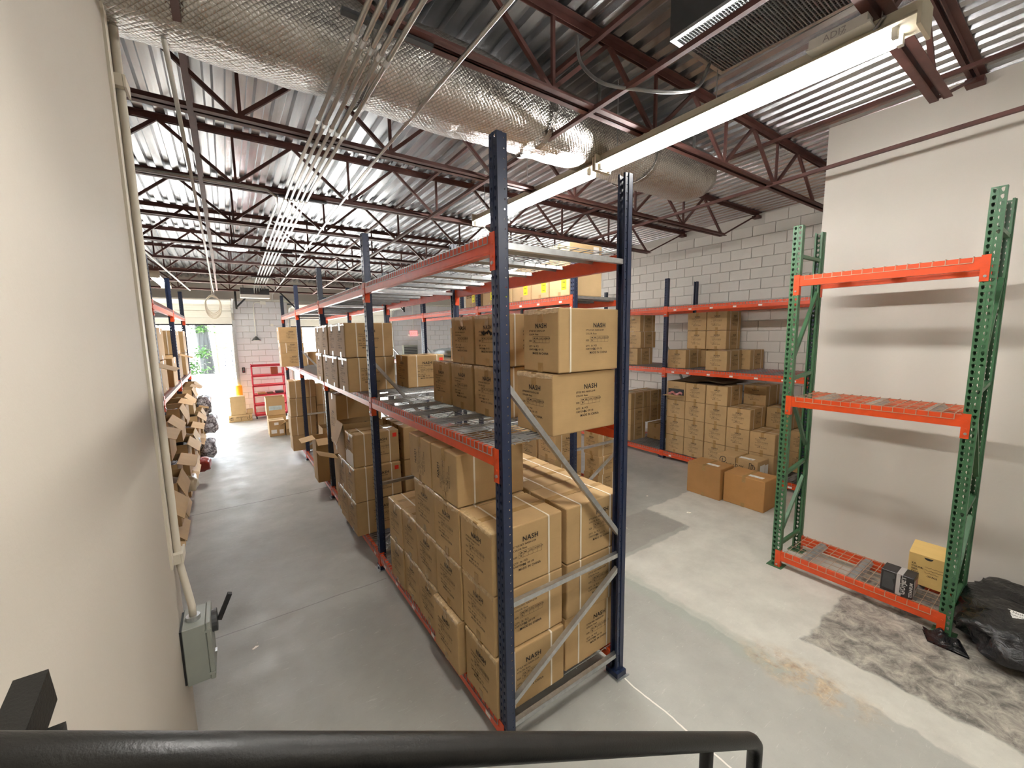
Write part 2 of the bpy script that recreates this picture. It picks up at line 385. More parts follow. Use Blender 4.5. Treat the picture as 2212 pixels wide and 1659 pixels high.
def text_mesh(body, size, mat, align='LEFT', extrude=0.0, res=2, spacing=1.0):
    key = (body, size, mat.name, align, extrude, spacing)
    if key not in _txt:
        c = bpy.data.curves.new('text', 'FONT'); c.body = body; c.size = size; c.align_x = align; c.resolution_u = res; c.extrude = extrude; c.space_character = spacing
        o = bpy.data.objects.new('text', c); COL.objects.link(o)
        dg = bpy.context.evaluated_depsgraph_get(); me = bpy.data.meshes.new_from_object(o.evaluated_get(dg))
        bpy.data.objects.remove(o); me.materials.clear(); me.materials.append(mat); _txt[key] = me
    return _txt[key]
def bold(me_list):
    """merge (mesh, x, y, scale) text pieces into one MB in the xy plane"""
    mb = MB()
    for me, x, y, k in me_list:
        n = len(mb.v); mb.v += [(v.co.x*k+x, v.co.y*k+y, 0) for v in me.vertices]; mb.f += [tuple(n+i for i in p.vertices) for p in me.polygons]
    return mb
# rotations that lay an xy print on a vertical face
R_NEAR = (PI/2, 0, 0)          # faces -Y, reads left to right along +X
R_LEFT = (PI/2, 0, -PI/2)      # faces -X, reads along -Y
R_RIGHT = (PI/2, 0, PI/2)      # faces +X
# ------------------------------------------------------------------ room shell
YF = 14.25                      # far wall
def deckz(y): return 4.86-.026*y
fl = MB(); fl.box(-6, -6, -.2, 9, 16.5, 0)
struct('floor', fl, M['floor'])
# corrugated ceiling, ribs run along Y and the roof falls a little to the back
def ceil_mesh():
    mb = MB(); prof = []; x = -5.0
    while x < 8.6:
        prof += [(x, 0), (x+.075, 0), (x+.092, .042), (x+.138, .042), (x+.155, 0)]; x += .155
    n = len(prof)
    for y in (-6, YF+.3):
        for px, pz in prof: mb.v.append((px, y, deckz(y)+pz))
    for i in range(n-1): mb.f.append((i, i+1, n+i+1, n+i))
    mb.box(-5, -6, deckz(-6)+.06, 8.6, YF+.3, deckz(-6)+.08)
    return mb
struct('ceiling', ceil_mesh(), M['deck'])
# near left wall (the block beside the stairs) and the smooth partition on the right
struct('wall_left', MB().box(-1.72, -5.6, 0, -1.588, 1.36, deckz(1.3)+.02).box(-4.62, 1.22, 0, -1.72, 1.36, deckz(1.3)+.02), M['wall_dim'])
struct('wall_right', MB().box(4.59, -5.6, 0, 4.74, .10, deckz(.1)+.02).box(4.74, -.04, 0, 7.27, .10, deckz(.1)+.02), M['wall'])
struct('wall_back', MB().box(-5, -5.9, 0, 8.6, -5.6, 5.1), M['wall'])
struct('wall_far_left', MB().box(-4.9, 1.22, 0, -4.62, YF+.2, 5), M['block'])
# painted block wall behind the wall racks: every block of it is a piece
bw = struct('wall_far_right', MB().box(7.27, -.1, 0, 7.55, YF+.2, 5), M['joint'])
def block_mesh(lx, lz, t, mat):
    return fix(MB().rbox(0, .004, .004, t, lx-.004, lz-.004, .005).mesh('block', mat))
BM = block_mesh(.4, .2, .026, M['block'])
bm_rest = MB(); cnt = 0
for k in range(24):
    z = k*.2
    for j in range(36):
        y = .12+j*.4-(.2 if k % 2 else 0)
        if y < .1 or y+.4 > YF or z+.2 > deckz(y+.4): continue
        if z >= 2.55 and y < 6.3 or (z >= .8 and z < 2.55 and 1.0 < y < 4.2):
            ob('block', BM, bw, (7.248+random.uniform(-.0015, .0015), y, z)); cnt += 1
        else: bm_rest.add(MB().rbox(7.248, y+.004, z+.004, 7.275, y+.396, z+.196, .005))
stuff(ob('block_courses', bm_rest, bw, mat=M['block']))
# far wall: three piers and the lintels above two dock doors
def far_pier(name, x0, x1, z0, z1, mat, blocks):
    w = struct(name, MB().box(x0, YF+.02, z0, x1, YF+.3, z1), M['joint'])
    rest = MB()
    nrow = int((z1-z0)/.2+.01)
    for k in range(nrow):
        x = x0-(.2 if k % 2 else 0)
        while x < x1-.02:
            a, b = max(x, x0), min(x+.4, x1)
            if b-a > .08:
                if blocks: ob('block', MB().rbox(a+.004, YF, z0+k*.2+.004, b-.004, YF+.03, z0+k*.2+.196, .005), w, mat=mat)
                else: rest.add(MB().rbox(a+.004, YF, z0+k*.2+.004, b-.004, YF+.03, z0+k*.2+.196, .005))
            x += .4
    if rest.v: stuff(ob('block_courses', rest, w, mat=mat))
    return w
far_pier('wall_far', -.93, .62, 0, 3.84, M['pier'], True)
far_pier('wall_far_east', 4.28, 7.3, 0, 3.84, M['pier'], False)
far_pier('wall_far_west', -4.7, -4.6, 0, 3.84, M['pier'], False)
struct('trim_1', MB().box(-4.6, YF+.01, 3.14, -.93, YF+.3, 3.84), M['block'])
struct('trim_2', MB().box(.62, YF+.01, 3.06, 4.28, YF+.3, 3.84), M['block'])
struct('trim_3', MB().box(-4.7, YF+.08, 3.84, 7.3, YF+.3, 4.7), M['block'])
struct('trim_4', MB().box(-4.7, YF-.03, 3.82, 7.3, YF+.09, 3.86), M['whitepaint'])

# ------------------------------------------------------------------ roof joists
JY = [-2.54, -1.02, .505, 2.03, 3.555, 5.08, 6.605, 8.13, 9.655, 11.18, 12.705]
JX0, JX1, JD = -4.55, 7.24, .56
def joist_meshes(JX0, JX1):
    top = MB(); bot = MB()
    for s in (-1, 1):
        for mb, z, z2, x0, x1 in ((top, 0, -1, JX0, JX1), (bot, -JD, 1, JX0+1.2, JX1-1.22)):
            y0 = s*.012
            mb.box(x0, min(y0, y0+s*.05), z+(0 if z2 > 0 else -.006), x1, max(y0, y0+s*.05), z+(.006 if z2 > 0 else 0))
            mb.box(x0, min(y0, y0+s*.006), min(z, z+z2*.05), x1, max(y0, y0+s*.006), max(z, z+z2*.05))
    return fix(top.mesh('top_chord', M['rust'])), fix(bot.mesh('bottom_chord', M['rust']))
JS = fix(MB().box(0, -.06, -.10, .12, .06, -.05).mesh('joist_seat', M['rust']))
WD = fix(MB().bar((0, 0, -.03), (.58, 0, -JD+.03), .03).mesh('web', M['rust']))
WU = fix(MB().bar((0, 0, -JD+.03), (.58, 0, -.03), .03).mesh('web', M['rust']))
WV = fix(MB().bar((0, 0, -.03), (0, 0, -JD+.03), .024).mesh('web', M['rust']))
WE = fix(MB().bar((0, 0, -JD+.02), (1.18, 0, -.04), .022).mesh('web', M['rust']))
WEL = fix(MB().bar((0, 0, -.04), (1.18, 0, -JD+.02), .022).mesh('web', M['rust']))
ordn = ['first', 'second', 'third', 'fourth', 'fifth', 'sixth', 'seventh', 'eighth', 'ninth', 'tenth', 'eleventh', 'twelfth', 'thirteenth', 'fourteenth', 'fifteenth', 'sixteenth']
_jc = {}
for i, y in enumerate(JY):
    x0, x1 = (-1.58 if y < 1.06 else JX0), (4.58 if y < .1 else JX1)
    if (x0, x1) not in _jc: _jc[(x0, x1)] = joist_meshes(x0, x1)
    TC, BC = _jc[(x0, x1)]
    lab = ('red-brown roof joist at near end of lit tube light, meeting the smooth wall' if i == 1 else 'red-brown steel roof joist behind the camera, above the stairs' if i == 0
           else f'red-brown open-web roof joist, {ordn[i-2]} beyond the near end of the tube light')
    t = thing('roof_joist', lab, 'joist', (0, y, deckz(y)-.002), 0, 'roof joists')
    ob('top_chord', TC, t); ob('bottom_chord', BC, t); ob('joist_seat', JS, t, (x1-.12, 0, 0)); ob('joist_seat', JS, t, (x0, 0, 0))
    ob('web', WEL, t, (x0+.04, 0, 0)); ob('web', WE, t, (x1-1.24, 0, 0))
    n = int((x1-x0-2.46)/.58); st = x0+1.22; k = 0
    while k < n:
        ob('web', WU if k % 2 == 0 else WD, t, (st+k*.58, 0, 0))
        if k % 2 == 0: ob('web', WV, t, (st+k*.58+.02, 0, 0))
        k += 1
# bridging angles that tie the joists together
for x, nm in ((-1.29, 'above the aisle on the left'), (1.2, 'over the nearest rack'), (4.12, 'in front of the smooth right partition')):
    for dz, wh in ((-.10, 'upper'), (-JD-.012, 'lower')):
        mb = MB(); y0, y1 = -3.5, JY[-1]+.05
        d = Vector((0, y1-y0, deckz(y1)-deckz(y0)))
        mb.bar((x, y0, deckz(y0)+dz), (x, y1, deckz(y1)+dz), .035, .005); mb.bar((x-.016, y0, deckz(y0)+dz+.014), (x-.016, y1, deckz(y1)+dz+.014), .005, .033)
        tag(ob('joist_bridging', mb, mat=M['rust']), f'{wh} thin red-brown bridging angle running across the joists {nm}', 'bridging', 'joist bridging')
# ------------------------------------------------------------------ pallet racks
def hole_cell(mb, u0, u1, v0, v1, pts, t, P):
    """plate cell with an 8-point hole (points at angles 0,45,..), thickness t; P maps (u, v, depth) to xyz"""
    um, vm = (u0+u1)/2, (v0+v1)/2
    rim = [(u1, vm), (u1, v1), (um, v1), (u0, v1), (u0, vm), (u0, v0), (um, v0), (u1, v0)]
    n = len(mb.v)
    for d in (0, t):
        for p in rim: mb.v.append(P(p[0], p[1], d))
        for p in pts: mb.v.append(P(um+p[0], vm+p[1], d))
    for i in range(8):
        j = (i+1) % 8
        mb.f.append((n+i, n+j, n+8+j, n+8+i)); mb.f.append((n+16+i, n+24+i, n+24+j, n+16+j)); mb.f.append((n+8+i, n+8+j, n+24+j, n+24+i))
def tear(r, k=1.0):
    c = r*.707
    return [(r, r*.35), (c, r*.35+c), (0, r*1.35), (-c, r*.35+c), (-r, r*.35), (-r*.5, -r*.9*k), (0, -r*1.6*k), (r*.5, -r*.9*k)]
def rnd(r): return [(r*math.cos(a*PI/4), r*math.sin(a*PI/4)) for a in range(8)]
def post_mesh(name, H, w, dep, mat, r, cols):
    mb = MB(); pit = .0508; nz = int(H/pit); t = .003; z1 = nz*pit
    cw = w/cols if cols == 2 else w
    for k in range(nz):
        for c in range(cols):
            hole_cell(mb, c*w/cols, (c+1)*w/cols, k*pit, (k+1)*pit, tear(r), t, lambda u, v, d: (d, u, v))
        for side in (0, 1):
            hole_cell(mb, dep*.58, dep*.9, k*pit, (k+1)*pit, rnd(.0042), t, lambda u, v, d: (u, (d if side == 0 else w-d)+(.006 if side == 0 else -.006), v))
    for side in (0, 1):
        s0 = 0 if side == 0 else w; sg = 1 if side == 0 else -1
        def strip(xa, ya, xb, yb): mb.bar((0, 0, 0), (0, 0, 1), .001) if False else None
        a, b = sorted((s0, s0+sg*t)); mb.box(t, a, 0, dep*.5, b, z1)
        a, b = sorted((s0, s0+sg*.009)); mb.box(dep*.5, a, 0, dep*.5+.0035, b, z1)
        a, b = sorted((s0+sg*.006, s0+sg*.009)); mb.box(dep*.5, a, 0, dep*.58, b, z1); mb.box(dep*.9, a, 0, dep, b, z1)
        a, b = sorted((s0+sg*.006, s0+sg*.022)); mb.box(dep-t, a, 0, dep, b, z1)
    if cols == 2: mb.box(-.0025, w/2-.002, 0, .001, w/2+.002, z1)
    return mb.mesh(name, mat)
PW = .074
POST = post_mesh('post', 3.66, PW, .07, M['navy'], .0085, 2)
GPOST = post_mesh('post', 3.68, .085, .075, M['green'], .0125, 2)
FOOT = fix(MB().box(-.03, -.03, 0, .10, .11, .008).mesh('foot_plate', M['galv']))
FOOTN = fix(MB().box(-.012, -.02, .008, .085, .094, .05).box(-.02, .03, .008, -.004, .046, .03).mesh('foot_plate', M['navy']))
FOOTG = fix(MB().box(-.03, -.03, 0, .11, .12, .008).mesh('foot_plate', M['green']))
def brace(p, q, mat, w=.032):
    """open C-channel bar between two points in the frame plane (xz)"""
    mb = MB(); p = Vector(p); q = Vector(q); d = (q-p).normalized(); n = Vector((-d.z, 0, d.x))
    t = .0025
    mb.bar(p, q, t, w, upv=n)
    for s in (-1, 1):
        o = n*(s*(w/2-t/2)); mb.bar(p+o+Vector((0, .016, 0)), q+o+Vector((0, .016, 0)), .032, t, upv=n)
    return mb
def beam_mesh(L, mat, h=.10, step=.042, dep=.046):
    """step beam, runs along +Y from 0, outer face at x=0, top of the outer lip at z=0, seat for the deck behind"""
    mb = MB(); s = step
    mb.prism([(0, -h), (dep, -h), (dep, -.038), (dep-.016, -.038), (dep-.016, 0), (0, 0)], 'y', .004, L-.004)
    mb.prism([(-.0015, -h+.012), (.001, -h+.012), (.001, -.046), (-.0015, -.046)], 'y', .004, L-.004)
    return fix(mb.mesh('beam', mat))
def conn_mesh(mat):
    mb = MB(); mb.box(-.006, -.046, -.19, -.002, .004, .012); mb.box(-.006, .0, -.19, .046, .004, .012)
    for z in (-.05, -.115, -.16): mb.tube([(-.006, -.025, z), (-.011, -.025, z)], .007, 8)
    return fix(mb.mesh('end_connector', mat))
CONN = conn_mesh(M['orange'])
RIV = fix(MB().tube([(-.006, -.025, -.15), (-.014, -.025, -.15)], .010, 10).mesh('safety_pin', M['galv']))
def deck_meshes(w, D, pitch, xp, wm, cm, drop=.045):
    mb = MB(); r = .0021
    n = int(w/pitch); off = (w-n*pitch)/2
    for i in range(n+1):
        y = off+i*pitch
        mb.bar((-.004, y, .002), (D+.004, y, .002), 2*r); mb.bar((-.004, y, .003), (-.004, y, -drop), 2*r); mb.bar((D+.004, y, .003), (D+.004, y, -drop), 2*r)
    x = xp*.5
    while x < D:
        mb.bar((x, .006, -.002), (x, w-.006, -.002), 2*r); x += xp
    for x in (-.004, D+.004): mb.bar((x, off, -drop), (x, w-off, -drop), 2*r)
    me = fix(mb.mesh('wire_grid', wm))
    ch = MB()
    for a, b in (((-.05, -.034), (-.024, -.004)), ((-.024, -.004), (.024, -.004)), ((.024, -.004), (.05, -.034))):
        t = .002; p = [a, b, (b[0], b[1]-t), (a[0], a[1]-t)]
        ch.prism([(q[0], q[1]) for q in p], 'x', .034, D-.034)
    return me, fix(ch.mesh('support_channel', cm))
RD = 1.08
DECK = {}
def deck(label, x, y, z, w, D=RD, kind='grey', rz=0):
    if (w, D, kind) not in DECK:
        DECK[(w, D, kind)] = deck_meshes(w, D, .051 if kind == 'grey' else .0755, .104 if kind == 'grey' else .09, M['wire'] if kind == 'grey' else M['tanwire'], M['channel'])
    wm, cm = DECK[(w, D, kind)]
    t = thing('wire_deck', label, 'wire shelf', (x, y, z+.0045), rz, 'wire shelf decks')
    stuff(ob('wire_grid', wm, t))
    for k in range(3): ob('support_channel', cm, t, (0, w*(k+.5)/3, 0))
    return t
TAGM = fix(MB().box(-.0012, -.03, -.014, 0, .03, .014).mesh('shelf_label', M['white_tag']))
TAGL = fix(MB().box(-.0018, -.022, -.003, -.0012, .022, .003).mesh('shelf_label_print', M['greyprint']))
BEAMS = {}
def pallet_rack(label, X0, Y0, nb, bay=2.515, levels=(.19, 1.954, 3.15), D=RD, H=3.66, tags={}, post=POST, green=False, bracepat=None, name='pallet_rack', front_from=0, skipdeck=()):
    """front row of posts at x=X0, frames at Y0+k*bay; levels are the tops of the beams"""
    t = thing(name, label, 'rack', (X0, Y0, 0), 0)
    pw = .085 if green else PW; bm = M['green'] if green else M['galv']
    L = bay-pw; key = (round(L, 3), green)
    if key not in BEAMS: BEAMS[key] = beam_mesh(L, M['orange'])
    for k in range(nb+1):
        y = k*bay
        for side in (0, 1):
            p = ob('post', post, t, (0, y, 0)) if side == 0 else ob('post', post, t, (D, y+pw, 0), (0, 0, PI))
            ob('foot_plate', FOOTG if green else FOOT, p)
            if not green: ob('foot_plate', FOOTN, p)
        for (xa, za, xb, zb) in (bracepat or BR):
            a = .055; e = D-.055
            ob('brace', brace((a+(e-a)*xa, y+.012, za), (a+(e-a)*xb, y+.012, zb), bm), t, mat=bm)
    for li, z in enumerate(levels):
        for k in range(nb):
            y = k*bay+pw
            for side in (0, 1):
                b = ob('beam', BEAMS[key], t, (0, y, z)) if side == 0 else ob('beam', BEAMS[key], t, (D, y+L, z), (0, 0, PI))
                for e in (0, 1):
                    sc = (1, 1, 1) if e == 0 else (1, -1, 1)
                    ob('end_connector', CONN, b, (0, 0 if e == 0 else L, 0), (0, 0, 0), sc)
                    ob('safety_pin', RIV, b, (0, 0 if e == 0 else L, 0), (0, 0, 0), sc)
                if side == 0:
                    for ty in tags.get((li, k), ()):
                        ob('shelf_label', TAGM, b, (-.0016, ty*L, -.07))
    return t
# brace pattern fitted to the nearest frame: horizontals and zig-zag
BR = [(0, .178, 1, .178), (0, .99, 1, .99), (0, .32, 1, .88), (1, 1.15, 0, 2.33), (0, 3.09, 1, 3.09), (0, 2.42, 1, 2.98)][:5]
TG = (.06, .12, .29, .46, .63, .80, .93)
bays = ['first', 'second', 'third', 'fourth', 'fifth']
lvn = ['bottom', 'middle', 'top']
def rack_decks(where, X0, Y0, nb, bay, levels, skip=()):
    w = (bay-PW-.016)/2
    for li, z in enumerate(levels):
        for k in range(nb):
            for h in (0, 1):
                if (li, k, h) in skip: continue
                deck(f'grey wire deck on {lvn[li]} level of {where}, {ordn[2*k+h]} from near end', X0, Y0+k*bay+PW+.008+h*w, z, w-.004)
LV = (.19, 1.954, 3.15)
pallet_rack('navy blue pallet rack with orange beams, nearest the camera, full of cartons', 0, 0, 4, levels=LV, tags={(0, 0): (.06, .25, .42, .6, .78, .93), (0, 1): (.05, .9)})
rack_decks('the nearest blue rack', 0, 0, 4, 2.515, LV)
R2X, R2Y = 2.6, 2.15
LV2 = (.19, 1.954, 3.11)
pallet_rack('second navy blue pallet rack, holding yellow-stickered cartons on its top level', R2X, R2Y, 3, levels=LV2, tags={(2, 0): (.08, .28, .46, .64, .8)})
rack_decks('the second blue rack', R2X, R2Y, 3, 2.515, LV2)
R3X, R3Y = 6.04, .585
LV3 = (.16, 1.88, 3.10)
pallet_rack('long navy blue pallet rack along the white block wall on the right', R3X, R3Y, 4, levels=LV3, tags={(2, 0): TG[2:], (2, 1): (), (1, 0): TG, (0, 0): (.04, .74, .93)}, H=3.66)
rack_decks('the block wall rack', R3X, R3Y, 4, 2.515, LV3)
R4X, R4Y = -1.93-RD, 2.42
LV4 = (.19, 1.87, 3.10)
pallet_rack('navy blue pallet rack on the far left, crammed with open cartons', R4X, R4Y, 3, levels=LV4)
rack_decks('the far left rack', R4X, R4Y, 3, 2.515, LV4, skip=())
# green rack
GX, GY, GD, GB = 3.6, -1.385, .61, 1.31
GBR = [(0, .17+.10, 1, .17+.10), (0, 1.0, 1, 1.42), (0, .38, 1, .95), (0, 1.10, 1, 1.10), (1, 1.28, 0, 1.95), (0, 2.12, 1, 2.12), (0, 2.30, 1, 3.0), (0, 3.33, 1, 3.33)]
GBR = [(0, .26, 1, .26), (0, .40, 1, .93), (0, 1.06, 1, 1.12), (1, 1.30, 0, 1.95), (0, 2.10, 1, 2.14), (0, 2.32, 1, 3.02), (0, 3.36, 1, 3.36)]
pallet_rack('dark green rack with orange beams against the smooth white wall', GX, GY, 1, bay=GB, levels=(.185, 1.915, 3.155), D=GD, post=GPOST, green=True, bracepat=GBR, name='pallet_rack')
for z, n in ((.185, 'bottom'), (1.915, 'middle'), (3.155, 'top')):
    deck(f'tan wire deck on the {n} level of the green rack', GX, GY+.094, z, GB-.085-.018, GD, 'tan')
# ------------------------------------------------------------------ cartons
def body_mesh(mat, sag=.012, seed=0):
    rnd_ = random.Random(seed); key = {}; mb = MB()
    ts = [0, .022, .34, .66, .978, 1]; r = .022
    sg = [rnd_.uniform(.3, 1)*sag for _ in range(6)]; ph = [rnd_.uniform(.7, 1.3) for _ in range(6)]
    def pos(p):
        q = [min(max(c, r), 1-r) for c in p]; d = [p[i]-q[i] for i in range(3)]
        L = math.sqrt(sum(c*c for c in d)); out = [q[i]+(d[i]/L*r if L else 0) for i in range(3)]
        for a in range(3):
            b, c = (a+1) % 3, (a+2) % 3
            w = max(0, 1-(2*p[b]-1)**2)*max(0, 1-(2*p[c]-1)**2)
            if p[a] == 0: out[a] += sg[a]*w*ph[a]
            if p[a] == 1: out[a] -= sg[3+a]*w*ph[3+a]
        return tuple(out)
    def vid(p):
        if p not in key: key[p] = len(mb.v); mb.v.append(pos(p))
        return key[p]
    for a in range(3):
        for e in (0, 1):
            for i in range(5):
                for j in range(5):
                    f = []
                    for u, v in ((i, j), (i+1, j), (i+1, j+1), (i, j+1)):
                        p = [0, 0, 0]; p[a] = e; p[(a+1) % 3] = ts[u]; p[(a+2) % 3] = ts[v]; f.append(vid(tuple(p)))
                    mb.f.append(tuple(f if e else f[::-1]))
    return mb.mesh('box_body', mat)
BODY = {m: [body_mesh(M[m], s, k) for k, s in enumerate((.004, .010, .014, .018))] for m in ('card', 'card2', 'card3', 'skin_yellow')}
def tbl(mb, x0, y0, w, h, nx, ny, t=.0014):
    for i in range(ny+1): mb.quad((x0, y0+h*i/ny-t/2, 0), (x0+w, y0+h*i/ny-t/2, 0), (x0+w, y0+h*i/ny+t/2, 0), (x0, y0+h*i/ny+t/2, 0))
    for i in range(nx+1): mb.quad((x0+w*i/nx-t/2, y0, 0), (x0+w*i/nx+t/2, y0, 0), (x0+w*i/nx+t/2, y0+h, 0), (x0+w*i/nx-t/2, y0+h, 0))
def T(s, size, sp=1.0, off=0.0):
    key = ('T', s, size, sp, off)
    if key not in _txt:
        c = bpy.data.curves.new('text', 'FONT'); c.body = s; c.size = size; c.resolution_u = 2; c.space_character = sp; c.offset = off
        o = bpy.data.objects.new('text', c); COL.objects.link(o)
        _txt[key] = bpy.data.meshes.new_from_object(o.evaluated_get(bpy.context.evaluated_depsgraph_get())); bpy.data.objects.remove(o)
    return _txt[key]
def print_mesh():
    """the carton stencil, origin at its middle"""
    mb = bold([(T('NASH', .046, 1.12, .0011), -.055, .082, 1), (T('STYLE NO: NASH-2109', .0175, 1.05, .0003), -.128, .056, 1), (T('COLOR: Rose', .0175, 1.05, .0003), -.128, .031, 1),
               (T('SIZE', .016, 1.05, .0003), -.128, -.016, 1), (T('QTY:  36  PCS', .0175, 1.05, .0003), -.128, -.056, 1),
               (T('CARTON#:', .0175, 1.05, .0003), -.128, -.079, 1), (T('36', .024, 1, .0006), -.052, -.082, 1), (T('OF 175', .0175, 1.05, .0003), -.018, -.079, 1), (T('MADE IN CHINA', .0225, 1.1, .0004), -.088, -.108, 1)]
              + [(T(t, .0155, 1, .0002), -.079+i*.0375, .003, 1) for i, t in enumerate(('S/M', 'M/L', 'L/XL', '1X/2X', '2X/3X'))] + [(T('36', .017, 1, .0004), -.075, -.017, 1)])
    tbl(mb, -.085, -.024, .188, .044, 5, 2)
    return mb.mesh('print', M['print'])
PRINT = print_mesh()
def scribble_mesh():
    mb = MB(); rr = random.Random(3); pts = [(-.075+.0125*i+rr.uniform(-.006, .006), rr.uniform(-.02, .02)) for i in range(13)]
    for a, b in zip(pts, pts[1:]): mb.bar((a[0], a[1], 0), (b[0], b[1], 0), .012, .0003)
    for a, b in zip(pts[::2], pts[2::2]): mb.bar((a[0], a[1]-.004, 0), (b[0], b[1]+.004, 0), .010, .0003)
    return mb.mesh('marker_scribble', M['black'])
SCRIB = scribble_mesh()
_sm = {}
def strap_mesh(dy, dz):
    k = ('s', round(dy, 3), round(dz, 3))
    if k not in _sm:
        mb = MB(); w, t, b = .0065, .0008, .006
        prof = [(-t, b), (-t, dz-b), (b, dz+t), (dy-b, dz+t), (dy+t, dz-b), (dy+t, b), (dy-b, -t*.2), (b, -t*.2)]
        for i in range(len(prof)):
            a, c = prof[i], prof[(i+1) % len(prof)]; mb.bar((0, a[0], a[1]), (0, c[0], c[1]), 2*w, t*1.3, upv=(0, a[1]-c[1], c[0]-a[0]))
        _sm[k] = fix(mb.mesh('strap', M['strap']))
    return _sm[k]
def tape_mesh(dx, dy, dz):
    k = ('t', round(dx, 3), round(dy, 3), round(dz, 3))
    if k not in _sm:
        mb = MB(); h = .025; c = dy/2; e = .0008
        mb.box(0, c-h, dz-.0004, dx, c+h, dz+e)
        for x0, x1 in ((-e, .0004), (dx-.0004, dx+e)):
            mb.box(x0, c-h, dz-.085, x1, c+h, dz+e); mb.box(x0, c-h, -.0, x1, c+h, .06)
        _sm[k] = fix(mb.mesh('tape', M['tape']))
    return _sm[k]
def etape_mesh(dy, dz):
    k = ('e', round(dy, 3), round(dz, 3))
    if k not in _sm:
        mb = MB(); e = .0007; rr = random.Random(int(dy*1000)); n = 9
        prof = [(-e, -.032), (-e, -.012), (-e+.002, -.004), (.004, e-.002), (.012, e), (.036, e)]
        def fn(u, v):
            i = u*(len(prof)-1); i = int(round(i)); p = prof[i]; w = rr.uniform(-.0012, .0016)
            return (p[0]-abs(w) if i < 3 else p[0], .004+v*(dy-.008), dz+p[1]+(abs(w) if i > 2 else (w*3 if i == 0 else 0)))
        mb.grid(fn, len(prof)-1, n)
        o = MB(); o.add(mb); o.add(mb, lambda p: (p[0]+.0006, p[1], p[2]-.0006))
        _sm[k] = fix(o.mesh('edge_tape', M['cleartape']))
    return _sm[k]
ncart = [0]
def carton(x, y, z, dx, dy, dz, label, group=None, L=True, Nf=True, strap=True, mat='card', tape=True, edge=False, rot=False, k=None, yaw=0.0, nu=.5, cat='carton', name='carton', pk=None, sc=False, red=False):
    """carton with its near left bottom corner at x, y, z"""
    i = ncart[0]; ncart[0] += 1
    t = thing(name, label, cat, (x, y, z), yaw, group)
    ob('box_body', BODY[mat][(i*7+3) % 4 if k is None else k], t, scale=(dx, dy, dz))
    pk = pk or min(dy/.40, dz/.41, 1.06)
    if L:
        o = ob('print', PRINT, t, (-.0012, dy*.5, dz*.52 if not rot else dz*.5), R_LEFT, (pk, pk, pk))
        if rot: o.rotation_euler = (Matrix.Rotation(-PI/2, 4, 'Z') @ Matrix.Rotation(PI/2, 4, 'X') @ Matrix.Rotation(PI/2, 4, 'Z')).to_euler()
        if sc: ob('marker_scribble', SCRIB, t, (-.0016, dy*.5, dz*.52+.055), R_LEFT)
    if Nf: ob('print', PRINT, t, (dx*nu, -.0012, dz*.52), R_NEAR, (pk, pk, pk))
    if strap:
        for f in (.24, .79): ob('strap', strap_mesh(dy, dz), t, (dx*f, 0, 0))
    if tape: ob('tape', tape_mesh(dx, dy, dz), t)
    if edge: ob('edge_tape', etape_mesh(dy, dz), t)
    if red: ob('red_sticker', MB().box(dx*.86, -.002, dz*.78, dx*.86+.05, -.0006, dz*.78+.05), t, mat=M['redsticker'])
    return t
tiers = {3: ['lowest', 'middle', 'topmost'], 2: ['lower', 'upper'], 4: ['lowest', 'second', 'third', 'topmost'], 1: ['only']}
colw = ['first', 'second', 'third', 'fourth', 'fifth', 'sixth']
Z1 = LV[0]+.0095; Z2 = LV[1]+.0095; Z3 = LV[2]+.0095
# --- nearest rack, bottom level, first bay: five columns along the aisle
gA = 'cartons on the bottom shelf of the nearest rack'
cols = [(.10, .405, 3, -.015), (.52, .41, 3, -.02), (.94, .405, 3, -.015), (1.352, .345, 2, -.008), (1.702, .365, 2, -.012)]
for ci, (y0, w, n, fx) in enumerate(cols):
    for ti in range(n):
        dxy = {(0, 0): (.0, -.02), (1, 0): (-.035, 0), (2, 1): (.004, 0)}.get((ci, ti), (random.uniform(-.005, .004), random.uniform(-.003, .003)))
        carton(fx+dxy[0], y0+dxy[1], Z1+ti*.4125, .56, w, .4065, f'brown printed carton, aisle side bottom shelf, {colw[ci]} stack from near post, {tiers[n][ti]}', gA, edge=True, k=(1 if ti == 0 else None))
for j, (y0, w) in enumerate(((.53, .425), (.962, .44))):
    carton(-.018, y0, Z1+3*.4125+.001, .56, w, .372, f'brown carton turned on its side with sideways print, {("nearer", "farther")[j]} of two under the middle shelf', gA, L=True, Nf=False, rot=True, edge=False)
for ci, (y0, w) in enumerate(((.092, .41), (.51, .41), (.93, .41), (1.35, .40), (1.76, .40))):
    for ti in range(3 if ci < 2 else 3):
        carton(.58+.006*ci, y0+(.0 if ti else .015), Z1+ti*.4125, .545, w, .4065, f'brown strapped carton, inner bottom shelf of nearest rack, {colw[ci]} stack, {tiers[3][ti]} one', gA, L=False, Nf=ci == 0, nu=.62)
